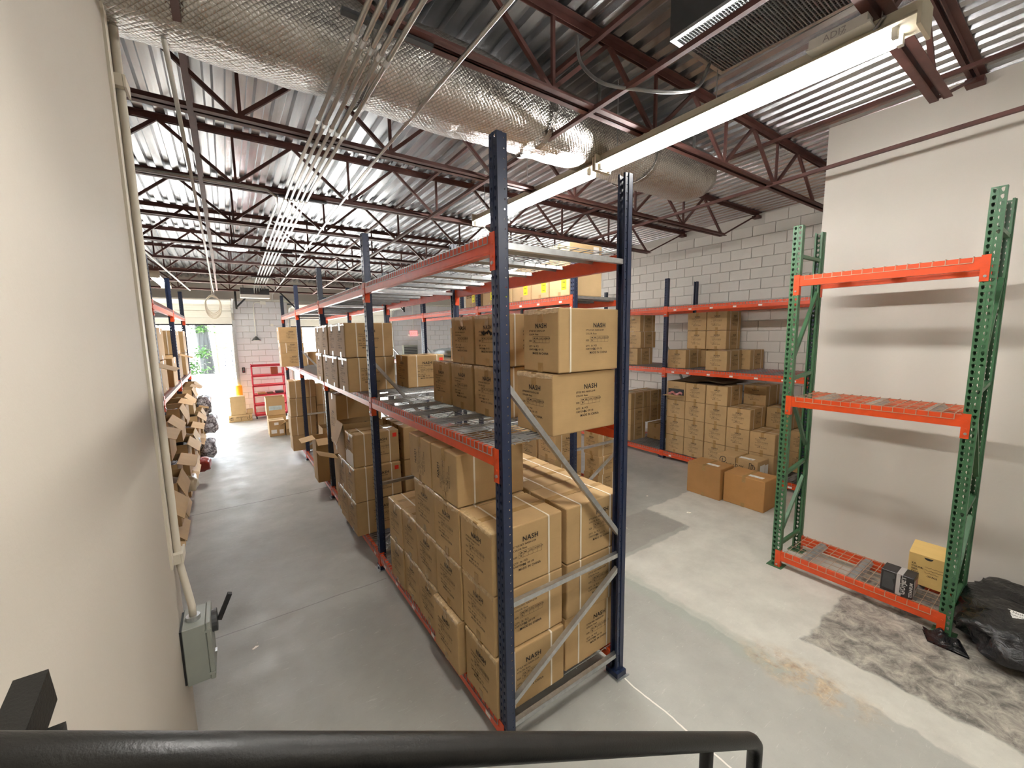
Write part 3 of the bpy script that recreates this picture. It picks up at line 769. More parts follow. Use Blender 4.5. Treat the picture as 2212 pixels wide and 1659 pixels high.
# --- nearest rack, middle level, first bay
gB = 'cartons on the middle shelf of the nearest rack'
for nm, x, y, tz, w, kw in (('third from near post, lower tier', .45, 1.545, 0, .365, {}), ('second from near post, lower tier', .45, 1.12, 0, .385, {}), ('first behind the near post, lower tier', .45, .70, 0, .385, {}),
                            ('farther one of the upper tier', .45, 1.085, 1, .385, {}), ('black scribble on it, upper tier', .45, .675, 1, .385, {'sc': True})):
    carton(x, y, Z2+tz*.405, .55, w, .4, f'brown printed carton, middle shelf of nearest rack, {nm}', gB, edge=True, nu=.6, **kw)
carton(.425, .055, Z2, .575, .385, .398, 'large brown carton at near end of the middle shelf, carrying another carton', gB, edge=True, nu=.56, strap=False)
o = carton(.455, .035, Z2+.404, .545, .36, .406, 'large strapped brown carton on top at near end of the middle shelf', gB, edge=True, nu=.64, strap=False)
ob('strap', strap_mesh(.36, .408), o, (.10, 0, 0))
# --- nearest rack, second bay
carton(.60, 3.0, Z2, .50, .42, .40, 'brown strapped carton with red sticker alone on middle shelf of nearest rack, second bay', gB, red=True)
for ci, y0 in enumerate((3.07, 3.55, 4.035, 4.52)):
    for ti in (0, 1):
        carton(-.095-.01*((ci+ti) % 2), y0+.01*ti*(ci % 2), Z2+ti*.406, .56, .455 if ci else .46, .400, f'brown carton overhanging middle shelf past second post, {colw[ci]} column, {tiers[2][ti]} one', gB, edge=True)
for ci, (y0, w) in enumerate(((3.05, .42), (3.48, .40))):
    for ti in (0, 1):
        carton(-.10, y0, Z1+ti*.4225, .57, w, .4175, f'brown carton overhanging bottom shelf past second post, {("nearer", "farther")[ci]} stack, {tiers[2][ti]} one', gA, edge=True, nu=.6, red=(ci == 0 and ti == 1))
carton(-.085, 3.09, Z1+.845, .56, .38, .40, 'brown strapped carton with torn white paper on its end, third up past second post', gA, edge=True, red=True, nu=.6)
for ci, (y0, w) in enumerate(((3.0, .42), (3.45, .42))):
    for ti in range(3): carton(.52, y0+.05, Z1+ti*.4225, .5, w-.01, .418, f'brown carton behind overhanging stacks, bottom shelf second bay, {("nearer", "farther")[ci]} column, {tiers[3][ti]}', gA, L=True, Nf=ci == 0, strap=False)
# torn paper on carton ends
def torn(o, w, h, z0, y0):
    mb = MB(); rr = random.Random(5); n = 7
    up = [(y0+w*i/n, z0+h+rr.uniform(-.02, .02)) for i in range(n+1)]
    mb.prism([(y0+w, z0), (y0, z0)]+up, 'x', -.003, -.001)
    ob('torn_paper', mb, o, mat=M['white_tag'])
for o in bpy.data.objects:
    if o.get('label', '').startswith('brown strapped carton with torn white'): torn(o, .36, .17, .0, .01)
# open cartons
def open_carton(x, y, z, dx, dy, dz, label, group=None, flaps=(('L', 60), ('N', 40)), mat='card', yaw=0.0, contents=None, fl=.5, name='open_carton', L=False, Nf=False):
    t = thing(name, label, 'carton', (x, y, z), yaw, group); th = .006
    mb = MB().box(0, 0, 0, dx, dy, th).box(0, 0, th, th, dy, dz).box(dx-th, 0, th, dx, dy, dz).box(th, 0, th, dx-th, th, dz).box(th, dy-th, th, dx-th, dy, dz)
    ob('box_body', mb, t, mat=M[mat])
    for side, ang in flaps:
        a = math.radians(ang); l = (dx if side in 'NF' else dy); d = (dy if side in 'NF' else dx)*fl
        fm = MB().box(.004, -d, 0, l-.004, 0, .004)
        rz, lc = {'N': (0, (0, 0, dz)), 'F': (PI, (dx, dy, dz)), 'L': (-PI/2, (0, dy, dz)), 'R': (PI/2, (dx, 0, dz))}[side]
        f = ob('flap', fm, t, lc, mat=M[mat]); f.rotation_euler = (Matrix.Rotation(rz, 4, 'Z') @ Matrix.Rotation(a, 4, 'X')).to_euler()
    if contents:
        c = MB(); rr = random.Random(int(x*100+y*10))
        c.grid(lambda u, v: (th+.002+u*(dx-2*th-.004), th+.002+v*(dy-2*th-.004), dz*.80+.05*math.sin(u*7+v*3)*math.sin(v*9+1)+rr.uniform(-.012, .012)), 10, 10)
        stuff(ob('packed_garments', c, t, mat=M[contents], smooth=True))
    if L: ob('print', PRINT, t, (-.001, dy*.5, dz*.5), R_LEFT, (.8, .8, .8))
    if Nf: ob('print', PRINT, t, (dx*.55, -.001, dz*.5), R_NEAR, (.8, .8, .8))
    return t
gC = 'open cartons on the bottom shelf'
carton(-.08, 3.90, Z1, .5, .30, .40, 'brown carton under the tall open one on bottom shelf, second bay', gA, Nf=False)
open_carton(-.09, 3.90, Z1+.402, .5, .30, .36, 'open brown carton with two raised flaps on bottom shelf, second bay, beyond overhanging stack', gC, (('N', -35), ('L', -20)), contents='black')
open_carton(-.085, 3.52, Z1+.846, .5, .36, .46, 'open brown carton with dark inside and big raised flap, on overhanging stack', gC, (('F', 100), ('L', 70)), contents='black')
open_carton(-.14, 5.35, Z1, .42, .36, .74, 'tall strapped open carton with spread flaps on bottom shelf, third bay', gC, (('N', 25), ('L', 10), ('R', 40)), contents='cloth')
carton(.02, 4.30, Z1, .62, .5, .80, 'large plain brown carton under another, bottom shelf, second bay near third post', gA, L=False, Nf=False, strap=False)
carton(.0, 4.30, Z1+.802, .64, .5, .78, 'large strapped brown carton with torn edge just under middle shelf, second bay', gA, L=True, Nf=False)
open_carton(.06, 5.85, Z1, .48, .40, .80, 'open brown carton with dark slot behind the tall strapped one, third bay', gC, (('F', 60),), contents='black')
gD = 'cartons in the last bay of the nearest rack'
for ti, (z, dx, h, nm) in enumerate(((Z1+.33, .48, .40, 'lower'), (Z1+.74, .50, .385, 'middle'), (Z1+1.128, .50, .37, 'top'))):
    carton(-.23+.01*ti, 7.72, z, dx, .42, h, f'brown strapped carton sticking out beyond fourth post, {nm} of bottom-level stack', gD, L=False, Nf=False)
open_carton(-.22, 7.72, Z1, .46, .42, .328, 'half-open brown carton at foot of the stack beyond the fourth post', gD, (('N', 150),))
for ti, (z, nm) in enumerate(((Z1, 'lowest'), (Z1+.47, 'second'), (Z1+.94, 'topmost'))):
    carton(.29, 7.72, z, .58, .42, .465, f'large brown carton, inner stack beyond fourth post, {nm} one, strapped', gD, L=False, Nf=False)
for ti, (x, dx, h, nm) in enumerate(((-.25, .50, .30, 'bottom'), (-.25, .46, .22, 'middle'), (-.26, .46, .34, 'top'))):
    carton(x, 8.3, Z2+(0, .302, .524)[ti], dx, .42, h, f'brown carton at far end of nearest rack middle shelf, {nm} of its pile', gD, L=False, Nf=True, strap=ti == 1, pk=.7)
carton(.32, 8.6, Z2, .36, .36, .30, 'small brown carton beside the pile at far end of middle shelf', gD, L=False, Nf=False, strap=False)
# --- second blue rack
gE = 'yellow-stickered cartons on the top level'
ZZ = LV2[2]+.0095
def form_mesh():
    mb = MB(); tbl(mb, -.13, -.09, .26, .18, 1, 6, .004)
    for r_ in range(6):
        mb.quad((-.125, -.085+.03*r_, 0), (-.06+.01*(r_ % 3), -.085+.03*r_, 0), (-.06+.01*(r_ % 3), -.075+.03*r_, 0), (-.125, -.075+.03*r_, 0))
        mb.quad((-.02, -.085+.03*r_, 0), (.05+.02*((r_*2) % 3), -.085+.03*r_, 0), (.05+.02*((r_*2) % 3), -.075+.03*r_, 0), (-.02, -.075+.03*r_, 0))
    return mb.mesh('printed_form', M['print'])
FORM = form_mesh()
YSTK = fix(MB().box(-.05, -.075, 0, .05, .075, .001).mesh('yellow_sticker', M['yellow']))
YPR = fix(MB().box(-.03, .02, .001, .03, .03, .0014).box(-.03, -.05, .001, .03, -.04, .0014).mesh('sticker_print', M['print']))
for i, (y0, w, h, dx) in enumerate(((2.27, .42, .70, .62), (2.71, .40, .5, .58), (3.13, .47, .5, .58), (3.64, .42, .46, .55), (4.10, .44, .46, .55), (4.76, .42, .4, .5))):
    t = carton(R2X+.03, y0, ZZ, dx, w, h, f'pale carton with yellow sticker, top level of second blue rack, {colw[i]} along', gE, L=False, Nf=False, strap=False, mat='card3')
    ob('printed_form', FORM, t, (-.0012, w*.56, min(h, .5)*.66), R_LEFT)
    s = ob('yellow_sticker', YSTK, t, (-.0012, w*.27, .16), R_LEFT); ob('sticker_print', YPR, s)
    if i == 0: ob('white_label', MB().box(dx*.72, -.002, h-.14, dx*.72+.11, -.0006, h-.02), t, mat=M['white_tag'])
gF = 'cartons on the bottom level of the second rack'
zz = LV2[0]+.0095
for ti, h in enumerate((.27, .27, .40)):
    carton(R2X+.02, 2.56, zz+(0, .272, .544)[ti], .54, .40, h, f'brown carton, bottom level of second blue rack, front end stack, {tiers[3][ti]} one', gF, pk=.8 if ti < 2 else None)
for ti, h in enumerate((.285, .285, .40)):
    carton(R2X+.50+.01*ti if False else 3.19, 2.24-.02*(ti == 1), zz+(0, .287, .574)[ti], .41, .30, h, f'brown carton, bottom level of second blue rack, rear end stack, {tiers[3][ti]} one', gF, pk=.72)
for ci in range(3):
    for ti in range(2): carton(R2X+.02, 3.0+ci*.44, zz+ti*.42, .55, .42, .418, f'brown carton, bottom level of second blue rack, {colw[ci+1]} stack along, {tiers[2][ti]} one', gF, Nf=ci == 0)
gG = 'goods on the middle level of the second rack'
z2 = LV2[1]+.0095
for ti in (0, 1): carton(R2X-.02, 5.35, z2+ti*.40, .5, .42, .39, f'brown carton, middle level of second blue rack, beyond second post, {tiers[2][ti]} one', gG, strap=False, L=False, Nf=False)
for ti in (0, 1): carton(R2X+.0, 2.95, z2+ti*.40, .5, .42, .39, f'brown carton on middle level of second blue rack in its first bay, {tiers[2][ti]} one', gG, strap=False)
def bundle(name, label, x, y, z, dx, dy, dz, mat, cat='bag', group=None, seed=1, rz=0):
    rr = random.Random(seed); mb = MB(); nu, nv = 18, 12
    def fn(u, v):
        a = 2*PI*u; b = PI*v; ca, sa = math.cos(a), math.sin(a); sb = math.sin(b)
        f = lambda q: math.copysign(abs(q)**.55, q)
        w = 1+.10*math.sin(5*a+3*b+seed)+.07*math.sin(9*a-4*b+seed*2)
        return (dx/2*f(ca)*f(sb)*w, dy/2*f(sa)*f(sb)*w, max(0, dz/2+dz/2*f(-math.cos(b))*(1+.06*math.sin(4*a+seed))))
    mb.grid(fn, nu, nv)
    o = ob(name, mb, None, (x, y, z), (0, 0, rz), mat=M[mat], smooth=True); return tag(o, label, cat, group)
bundle('plastic_bag', 'pale blue plastic bag lying on middle level of second blue rack', R2X+.45, 6.75, z2+.16, .55, .8, .18, 'paleblue', group=gG, seed=3)
bundle('plastic_bag', 'cream plastic bag lying flat on middle level of second blue rack, under the blue', R2X+.40, 6.6, z2, .7, 1.1, .155, 'cream_bag', group=gG, seed=5)
# --- rack along the block wall
gH = 'cartons on the rack along the block wall'
za = LV3[0]+.0095; zb = LV3[1]+.0095; h = .36
for ci, (y0, n) in enumerate(((2.67, 4), (2.262, 4), (1.846, 4), (1.438, 3), (1.03, 2))):
    for ti in range(n):
        if ci == 0 and ti == 3: continue
        carton(6.08, y0, za+ti*(h+.002), .54, .40, h-.002, f'brown carton along block wall, bottom level, {colw[ci]} front stack, {tiers[n][ti]} one', gH, Nf=(ci >= 2), nu=.55)
for ci, (y0, n) in enumerate(((1.44, 4), (1.03, 3), (.70, 2))):
    for ti in range(n):
        if ci == 0 and ti < 2: pass
        carton(6.63, y0, za+ti*(h+.002), .54, .39 if ci < 2 else .32, h-.002, f'brown carton along block wall, bottom level, {colw[ci]} rear stack, {tiers[n][ti]} one', gH, Nf=False, strap=True)
t = open_carton(6.08, 2.67, za+3*(h+.002), .54, .40, h, 'carton torn open at the front with garments showing, top of stack beside wall rack post', gH, (), L=False)
ob('lid', MB().box(0, 0, h, .54, .40, h+.006), t, mat=M['card'])
ob('torn_flap', MB().box(-.16, .01, .09, -.001, .39, .096), t, mat=M['card'])
ob('packed_garments', MB().box(-.003, .03, .10, -.0005, .37, .22), t, mat=M['black'])
gm = MB(); gm.grid(lambda u, v: (-.02-.02*math.sin(v*8)*math.sin(u*3), .05+.3*v, .105+.05*u+.02*math.sin(v*11)), 4, 14)
stuff(ob('garment', gm, t, mat=M['pinkprint'], smooth=True))
ob('print', PRINT, t, (-.0012, .2, h*.62), R_LEFT, (.8, .4, .8))
fc = MB(); fc.grid(lambda u, v: (6.12+.95*u, 1.95+1.05*v, za+4*(h+.002)+.035+.03*math.sin(u*5+v*7)*math.sin(v*4)), 12, 12); fc.grid(lambda u, v: (6.12+.95*u, 1.95+1.05*v, za+4*(h+.002)+.002), 2, 2)
tag(ob('packing_paper', fc, mat=M['cloth'], smooth=True), 'crumpled brown packing paper spread over the carton stacks below the wall rack shelf', 'paper')
for nm, x, y0, tz, n in (('lone front one next to the post', 6.1, 2.70, 0, 1), ('front one right of the lone carton', 6.1, 1.90, 0, 1), ('rear one right of the pile', 6.66, 1.76, 0, 1),
                         ('bottom of rear pile, left column', 6.66, 2.60, 0, 3), ('middle of rear pile, left column', 6.60, 2.60, 1, 3), ('top of rear pile, left column', 6.60, 2.60, 2, 3),
                         ('bottom of rear pile, right column', 6.66, 2.18, 0, 3), ('middle of rear pile, right column', 6.58, 2.18, 1, 3), ('top of rear pile, right column', 6.58, 2.18, 2, 3)):
    carton(x, y0, zb+tz*.366, .53, .395, .362, f'brown carton on middle level along the block wall, {nm}', gH, nu=.55)
for ti in range(3):
    carton(6.1, 3.98, za+ti*.362, .53, .42, .358, f'strapped carton in second bay of wall rack, bottom front stack, {tiers[3][ti]} one', gH, L=True, nu=.55)
    carton(6.66, 3.98-(.45 if ti == 0 else 0), za+ti*.362, .53, .42, .358, f'strapped carton in second bay of wall rack, bottom rear stack, {tiers[3][ti]} one', gH, L=False, nu=.55)
    carton(6.3 if ti else 6.18, 3.9+.02*ti, zb+ti*.366, .53, .40, .362, f'strapped carton in second bay of wall rack, middle level stack, {tiers[3][ti]} one', gH, nu=.55)
# --- cartons standing on the floor
def label_on(t, x, y, z, w, d, name='paper_label'):
    l = ob(name, MB().box(x, y, z, x+w, y+d, z+.001), t, mat=M['white_tag'])
    ob('label_print', MB().box(x+.02, y+.03, z+.001, x+w-.05, y+.07, z+.0014).box(x+.03, y+d-.08, z+.001, x+w-.06, y+d-.05, z+.0014), l, mat=M['greyprint'])
t = carton(4.83, 1.255, 0, .40, .55, .50, 'plain orange-brown carton on the floor, left of a pair before the wall rack', 'plain cartons on the floor', L=False, Nf=False, strap=False, mat='card2', k=0)
label_on(t, .10, .10, .5005, .08, .19)
t = carton(4.90, .655, 0, .42, .585, .465, 'plain orange-brown carton on the floor, right of a pair beside green rack', 'plain cartons on the floor', L=False, Nf=False, strap=False, mat='card2', k=0)
label_on(t, .10, .08, .4655, .08, .20)
t = carton(5.52, 1.03, 0, .38, .66, .535, 'brown carton with black brush lettering on the floor behind the plain pair', 'plain cartons on the floor', L=False, Nf=False, strap=False, k=0)
label_on(t, .05, .10, .5355, .09, .22)
mb = MB().box(.08, -.002, .22, .24, -.0006, .46).box(.25, -.002, .14, .36, -.0006, .44); ob('paper_label', mb, t, mat=M['white_tag'])
def script(mat):
    """brush lettering: strokes as thick polylines in a plane, about 0.5 m long"""
    mb = MB()
    def st(pts, w):
        for a, b in zip(pts, pts[1:]): mb.bar((a[0], a[1], 0), (b[0], b[1], 0), w, .0004); 
    st([(.05, .0), (.058, .13)], .012)
    st([(.02, .075), (.012, .11), (.035, .145), (.075, .155), (.11, .14), (.12, .11), (.10, .08), (.065, .07)], .010)
    st([(.12, .04), (.125, .07), (.145, .065), (.16, .045), (.175, .07), (.19, .045), (.195, .05), (.205, .075), (.21, .05), (.22, .04), (.24, .06), (.25, .075), (.245, .045), (.27, .045)], .007)
    st([(.285, .17), (.28, .04)], .008); st([(.28, .06), (.30, .085), (.32, .065), (.305, .04), (.285, .045)], .007)
    st([(.335, .06), (.35, .08), (.368, .06), (.35, .042), (.335, .06)], .007); st([(.37, .085), (.41, .035)], .007); st([(.41, .085), (.375, .03)], .007)
    for o in (0, .03):
        st([(.50+o, .02+o*.4), (.50+o, .14-o*.6), (.535+o, .14-o*.6), (.56+o, .10-o*.3), (.545+o, .06-o*.2), (.50+o, .055)], .010)
    return mb.mesh('brush_lettering', mat)
SCRIPT = script(M['print'])
ob('brush_lettering', SCRIPT, t, (-.0015, .62, .33), R_LEFT, (.98, 1.15, 1))
# ------------------------------------------------------------------ strip lights
def strip_light(label, x, y0, y1, z, tube=None, tubes=2, box=False, halves=2, hang=True):
    t = thing('strip_light', label, 'light', (x, y0, z), 0, 'strip lights')
    L = y1-y0; tube = tube or M['tube']
    hs = MB(); hs.prism([(-.10, .035), (-.045, .075), (.045, .075), (.10, .035), (.10, .03), (-.10, .03)], 'y', 0, L); hs.box(-.035, 0, .075, .035, L, .125)
    ob('housing', hs, t, mat=M['offwhite'])
    seg = L/halves
    for h in range(halves):
        a, b = h*seg+(.12 if h == 0 else .05), (h+1)*seg-.05
        for s in (-1, 1):
            ob('tube', MB().tube([(s*.052, a, 0), (s*.052, b, 0)], .019, 10), t, mat=tube, smooth=False)
            for e in (a-.02, b+.02): ob('lamp_holder', MB().box(s*.052-.018, e-.012, -.022, s*.052+.018, e+.012, .032), t, mat=M['whitepaint'])
    for e in (0, L): ob('end_cap', MB().box(-.105, e-.008, -.025, .105, e+.008, .128), t, mat=M['offwhite'])
    if hang:
        for f in (.08, .5, .92):
            yy = f*L; top = deckz(y0+yy)-z-.004; ob('hanger', MB().tube([(0, yy, .12), (0, yy, top)], .004, 5), t, mat=M['galv'])
    return t
LZ = 4.165
la = strip_light('nearer lit fluorescent strip light, its end by the roof joist', 1.87, -1.20, 1.0, LZ, halves=1)
lb = strip_light('farther lit fluorescent strip light continuing behind the rack post', 1.87, 1.03, 3.34, LZ, halves=1)
strip_light('short lit strip light at far left above the left rack', -2.35, 9.7, 12.0, 3.93, tube=M['tubefar'], halves=1)
strip_light('added strip light behind the camera as unseen fill, in line with the lit pair', 1.87, -5.1, -2.75, 4.15, halves=2)  # added out of view as general fill light
strip_light('lit strip light over the far aisle beyond the second rack', 4.6, 6.0, 8.3, 4.1, halves=2)
# ballast box with handwriting on the near strip light
t = thing('ballast_box', 'white ballast box with pencilled note on top of near strip light', 'box', (1.73, -1.0, LZ+.079), 0)
ob('housing', MB().box(0, 0, 0, .09, .27, .055).box(-.004, -.012, 0, .094, .0, .012).box(-.004, .27, 0, .094, .282, .012), t, mat=M['whitepaint'])
ob('pencil_note', T('ADI7', .05), t, (-.0008, .20, .008), R_LEFT, mat=None); ob('pencil_note', T('77', .03), t, (-.0008, .12, -.0), R_LEFT)
for o in t.children:
    if o.name.startswith('pencil_note') and not o.data.materials: o.data.materials.append(M['greyprint'])
def cable(name, label, pts, r, mat, cat='cable', n=10, group=None, sub=8):
    """smooth tube through points (Catmull-Rom)"""
    P = [Vector(p) for p in pts]; P = [P[0]*2-P[1]]+P+[P[-1]*2-P[-2]]; out = []
    for i in range(1, len(P)-2):
        for k in range(sub):
            t = k/sub; a, b, c, d = P[i-1:i+3]
            out.append(.5*((2*b)+(c-a)*t+(2*a-5*b+4*c-d)*t*t+(3*b-a-3*c+d)*t*t*t))
    out.append(P[-2])
    return tag(ob(name, MB().tube(out, r, n), mat=M[mat], smooth=True), label, cat, group)
# ------------------------------------------------------------------ return-air box with grille and flexible conduits
t = thing('air_return', 'black return-air box with mesh grille hanging among the roof joists', 'air vent', (1.32, -.94, 4.5), 0)
mb = MB(); w, l, h = .63, .86, .25
mb.box(0, 0, .02, w, .012, h).box(0, l-.012, .02, w, l, h).box(0, .012, .02, .012, l-.012, h).box(w-.012, .012, .02, w, l-.012, h).box(.012, .012, h-.012, w-.012, l-.012, h)
ob('casing', mb, t, mat=M['darkgrey'])
for a in ((0, 0, w, .03), (0, l-.03, w, l), (0, .03, .03, l-.03), (w-.03, .03, w, l-.03)): ob('frame_rail', MB().box(a[0], a[1], 0, a[2], a[3], .02), t, mat=M['galv'])
gr = MB()
for i in range(1, 42): gr.box(.03, .03+(l-.06)*i/42-.003, .004, w-.03, .03+(l-.06)*i/42+.003, .012)
for i in range(1, 26): gr.box(.03+(w-.06)*i/26-.003, .03, .010, .03+(w-.06)*i/26+.003, l-.03, .018)
stuff(ob('grille', gr, t, mat=M['channel']))
for sx in (.05, w-.05): ob('hanger', MB().tube([(sx, .3, h), (sx, .3, deckz(-.6)-4.5)], .005, 5), t, mat=M['galv'])
cable('flexible_conduit', 'grey flexible conduit looping from a roof joist to the return-air box', [(1.04, .50, 4.75), (1.05, .46, 4.55), (1.10, .30, 4.36), (1.25, .10, 4.27), (1.45, -.02, 4.26), (1.66, -.08, 4.33), (1.76, -.10, 4.50)], .012, 'flex')
cable('flexible_conduit', 'dark flexible conduit dropping from the return-air box to the strip light', [(1.93, -.93, 4.5), (1.93, -.93, 4.36), (1.90, -.95, 4.27), (1.84, -1.0, 4.24), (1.79, -1.055, 4.265)], .011, 'flex')
# ------------------------------------------------------------------ foil duct, runs across under the joists
def duct():
    t = thing('insulated_duct', 'foil-wrapped insulated air duct running across under the roof joists', 'duct', (0, 0, 0), 0)
    me = MB(); NU, NV = 90, 28; x0, x1 = -4.3, 3.70; rr = random.Random(9); uv = []
    def fn(u, v):
        x = x0+(x1-x0)*u; a = 2*PI*v; ca, sa = math.cos(a), math.sin(a)
        sag = 1+.035*math.sin(x*2.1+1)+.02*math.sin(x*5.3)
        p = 2.6; q = (abs(ca)**p+abs(sa)**p)**(-1/p)
        ry, rz_ = .325*sag, .262*sag
        crease = -.05*math.exp(-((a-4.05)/.16)**2)-.03*math.exp(-((a-5.4)/.2)**2)-.02*math.exp(-((a-3.2)/.2)**2)
        k = q+crease+.012*math.sin(x*17+a*5)+.008*math.sin(x*31-a*7)
        taper = 1.0
        if u > .985: taper = 1-(u-.985)/.015*.10
        return (x, 1.19+ry*k*ca*taper, 4.487+rz_*k*sa*taper)
    me.grid(fn, NU, NV)
    n = len(me.v)
    me.f.append(tuple(range(0, NV))); me.f.append(tuple(NU*(NV+1)+j for j in range(NV))[::-1])
    m = me.mesh('duct_wrap', M['foil'], True); fix(m)
    uvl = m.uv_layers.new(name='UVMap')
    for lp in m.loops:
        i = lp.vertex_index; u, v = i//(NV+1), i % (NV+1); uvl.data[lp.index].uv = (u/NU*(x1-x0), v/NV*2.0)
    ob('duct_wrap', m, t)
    for x in (-3.2, -1.75, -.30, 1.15, 2.55):
        mb = MB(); pts = []
        for k in range(25):
            a = 2*PI*k/24; ca, sa = math.cos(a), math.sin(a); q = (abs(ca)**2.6+abs(sa)**2.6)**(-1/2.6)
            pts.append((x, 1.19+.338*q*ca, 4.487+.275*q*sa))
        for a, b in zip(pts, pts[1:]): mb.bar(a, b, .05, .003, upv=(0, (a[1]+b[1])/2-1.19, (a[2]+b[2])/2-4.487))
        ob('foil_band', mb, t, mat=M['foil'])
    for x in (-2.6, -.75, 1.7, 3.2):
        ob('hanger', MB().bar((x, 1.19+.30, 4.62), (x, 1.19+.30, deckz(1.55)-.004), .03, .003).bar((x, 1.19-.30, 4.62), (x, 1.19-.30, deckz(.95)-.004), .03, .003), t, mat=M['galv'])
    mb = MB().box(1.95, .9, 4.0, 2.75, 1.6, 4.06)
    return t
duct()
# ------------------------------------------------------------------ steel conduits above the aisle
XC = [-.535, -.482, -.429, -.376, -.323]
for i, x in enumerate(XC):
    ye = 12.0+.03*i
    t = thing('conduit', f'steel conduit pipe running over the aisle to the far doors, {ordn[i]} from left', 'pipe', (x, 0, 0), 0, 'conduits over the aisle')
    xe = -.43+.062*i-x
    ob('pipe', MB().tube([(0, -3.2, 4.19), (0, 3.0, 4.185), (xe*.3, 6.0, 4.15), (xe*.85, 11.2, 4.05), (xe, ye-.25, 4.04), (xe, ye-.06, 3.98), (xe, ye, 3.86)], .0135, 10), t, mat=M['conduit'], smooth=True)
    for y in (-1.9, .52+.03*i, 1.55+.04*i, 3.6, 6.6, 9.65):
        k = 0 if y < 3 else .3*(y-3)/3 if y < 6 else .3+.55*(y-6)/5.2
        zc = 4.19-.005*(y+3.2)/6.2 if y < 3 else 4.185-.035*(y-3)/3 if y < 6 else 4.15-.1*(y-6)/5.2
        ob('coupling', MB().tube([(xe*k, y-.03, zc), (xe*k, y+.03, zc)], .0185, 10), t, mat=M['conduit'])
for i, y in enumerate((.505, 3.555, 6.605, 9.655)):
    tag(ob('conduit_hanger', MB().box(-.60, y-.02, deckz(y)-JD-.026, -.10, y+.02, deckz(y)-JD-.006), mat=M['darkgrey']), f'grey strut carrying the conduits, under the {ordn[(0, 2, 4, 6)[i]]} roof joist past the strip light end', 'bracket', 'conduit struts')
tag(ob('conduit_pipe', MB().tube([(.05, -3.0, 4.225), (.05, 2.5, 4.225), (.10, 8, 4.12), (.16, 13.6, 3.99), (.16, 13.9, 3.8)], .0125, 8), mat=M['conduit'], smooth=True), 'single thin steel conduit right of the conduit group, running to the far wall', 'pipe')
tag(ob('conduit_pipe', MB().tube([(-1.36, 1.2, 4.24), (-1.36, 6, 4.12), (-1.38, 11.5, 3.98), (-1.38, YF, 3.93)], .014, 8), mat=M['whitepaint'], smooth=True), 'white pipe beside the bridging angle above the left aisle', 'pipe')
tag(ob('conduit_pipe', MB().tube([(-2.45, 2.6, 4.26), (-2.2, 7.0, 4.05), (-1.9, 12.6, 3.93)], .016, 8), mat=M['whitepaint'], smooth=True), 'white pipe slanting over the far left rack', 'pipe')
tag(ob('conduit_pipe', MB().tube([(-2.8, 3.45, 4.21), (-.95, 3.45, 4.21), (-.72, 3.44, 4.20), (-.62, 3.53, 4.17), (-.60, 3.75, 4.16), (-.60, 6, 4.14)], .0135, 8), mat=M['conduit'], smooth=True), 'bent steel conduit curving in along a roof joist to join the conduit group', 'pipe')
# hanging box at the end of the conduits
t = thing('hanging_box', 'dark hanging box with white underside where the conduits end', 'electrical box', (-.76, 12.02, 3.74), 0)
ob('box_body', MB().box(0, 0, .09, .70, .35, .27), t, mat=M['darkgrey']); ob('underside', MB().box(-.01, -.01, 0, .71, .36, .09), t, mat=M['whitepaint'])
for sx in (.08, .62): ob('hanger', MB().tube([(sx, .18, .27), (sx, .18, deckz(12.2)-3.74-.003)], .006, 5), t, mat=M['black'])
# round high bay lamp
def high_bay(label, x, y, z, glow, skirt=0):
    t = thing('high_bay_lamp', label, 'light', (x, y, z), 0)
    mb = MB(); mb.grid(lambda u, v: ((.19-.13*v)*math.cos(2*PI*u), (.19-.13*v)*math.sin(2*PI*u), .016+.035*v), 28, 4); ob('lamp_dome', mb, t, mat=M['whitepaint'], smooth=True)
    ob('diffuser', MB().tube([(0, 0, 0), (0, 0, .015)], .19, 28), t, mat=M[glow]); ob('lamp_driver', MB().tube([(0, 0, .052), (0, 0, .15)], .06, 14), t, mat=M['darkgrey'])
    ob('hanger', MB().tube([(0, 0, .15), (0, 0, deckz(y)-z-.003)], .006, 6), t, mat=M['darkgrey'])
    if skirt:  # skirt shaped to hold the added fill light off the left wall
        mb = MB(); mb.grid(lambda u, v: ((.195+.045*v)*math.cos(2*PI*u), (.195+.045*v)*math.sin(2*PI*u), .012-skirt*v), 28, 2); mb.grid(lambda u, v: ((.199+.045*v)*math.cos(2*PI*u), (.199+.045*v)*math.sin(2*PI*u), .012-skirt*v), 28, 2); ob('reflector', mb, t, mat=M['darkgrey'])
high_bay('round white high-bay lamp hanging among the roof joists over the left aisle', -.95, 6.9, 4.15, 'bayglow')
high_bay('added unseen fill lamp with deep reflector above the camera', -.45, -1.3, 4.5, 'fill_glow', .27)  # added out of view to brighten the near aisle
# coil of cord on a drop line
t = thing('cord_coil', 'coil of beige cord hanging from the roof before the dock door', 'cord', (-1.38, 10.0, 3.40), 0)
ob('drop_cord', MB().tube([(0, 0, .2), (-.03, 0, deckz(10)-3.403)], .008, 6), t, mat=M['cord'])
for k in range(5):
    pts = [((.13+.008*k)*math.sin(2*PI*j/24)*(1+.06*math.sin(k)), .02*math.sin(k*2+j*.4), (.21+.01*k)*math.cos(2*PI*j/24)-.02*k+.0) for j in range(25)]
    ob('cord_loop', MB().tube(pts, .008, 6, caps=False), t, mat=M['cord'], smooth=True)
# white splice cords near the strip light
cable('light_cord', 'thin white cord sagging from the farther strip light to a roof joist', [(1.87, 3.33, 4.25), (2.1, 3.5, 4.16), (2.5, 3.7, 4.15), (3.0, 3.55, 4.22)], .006, 'whitepaint')
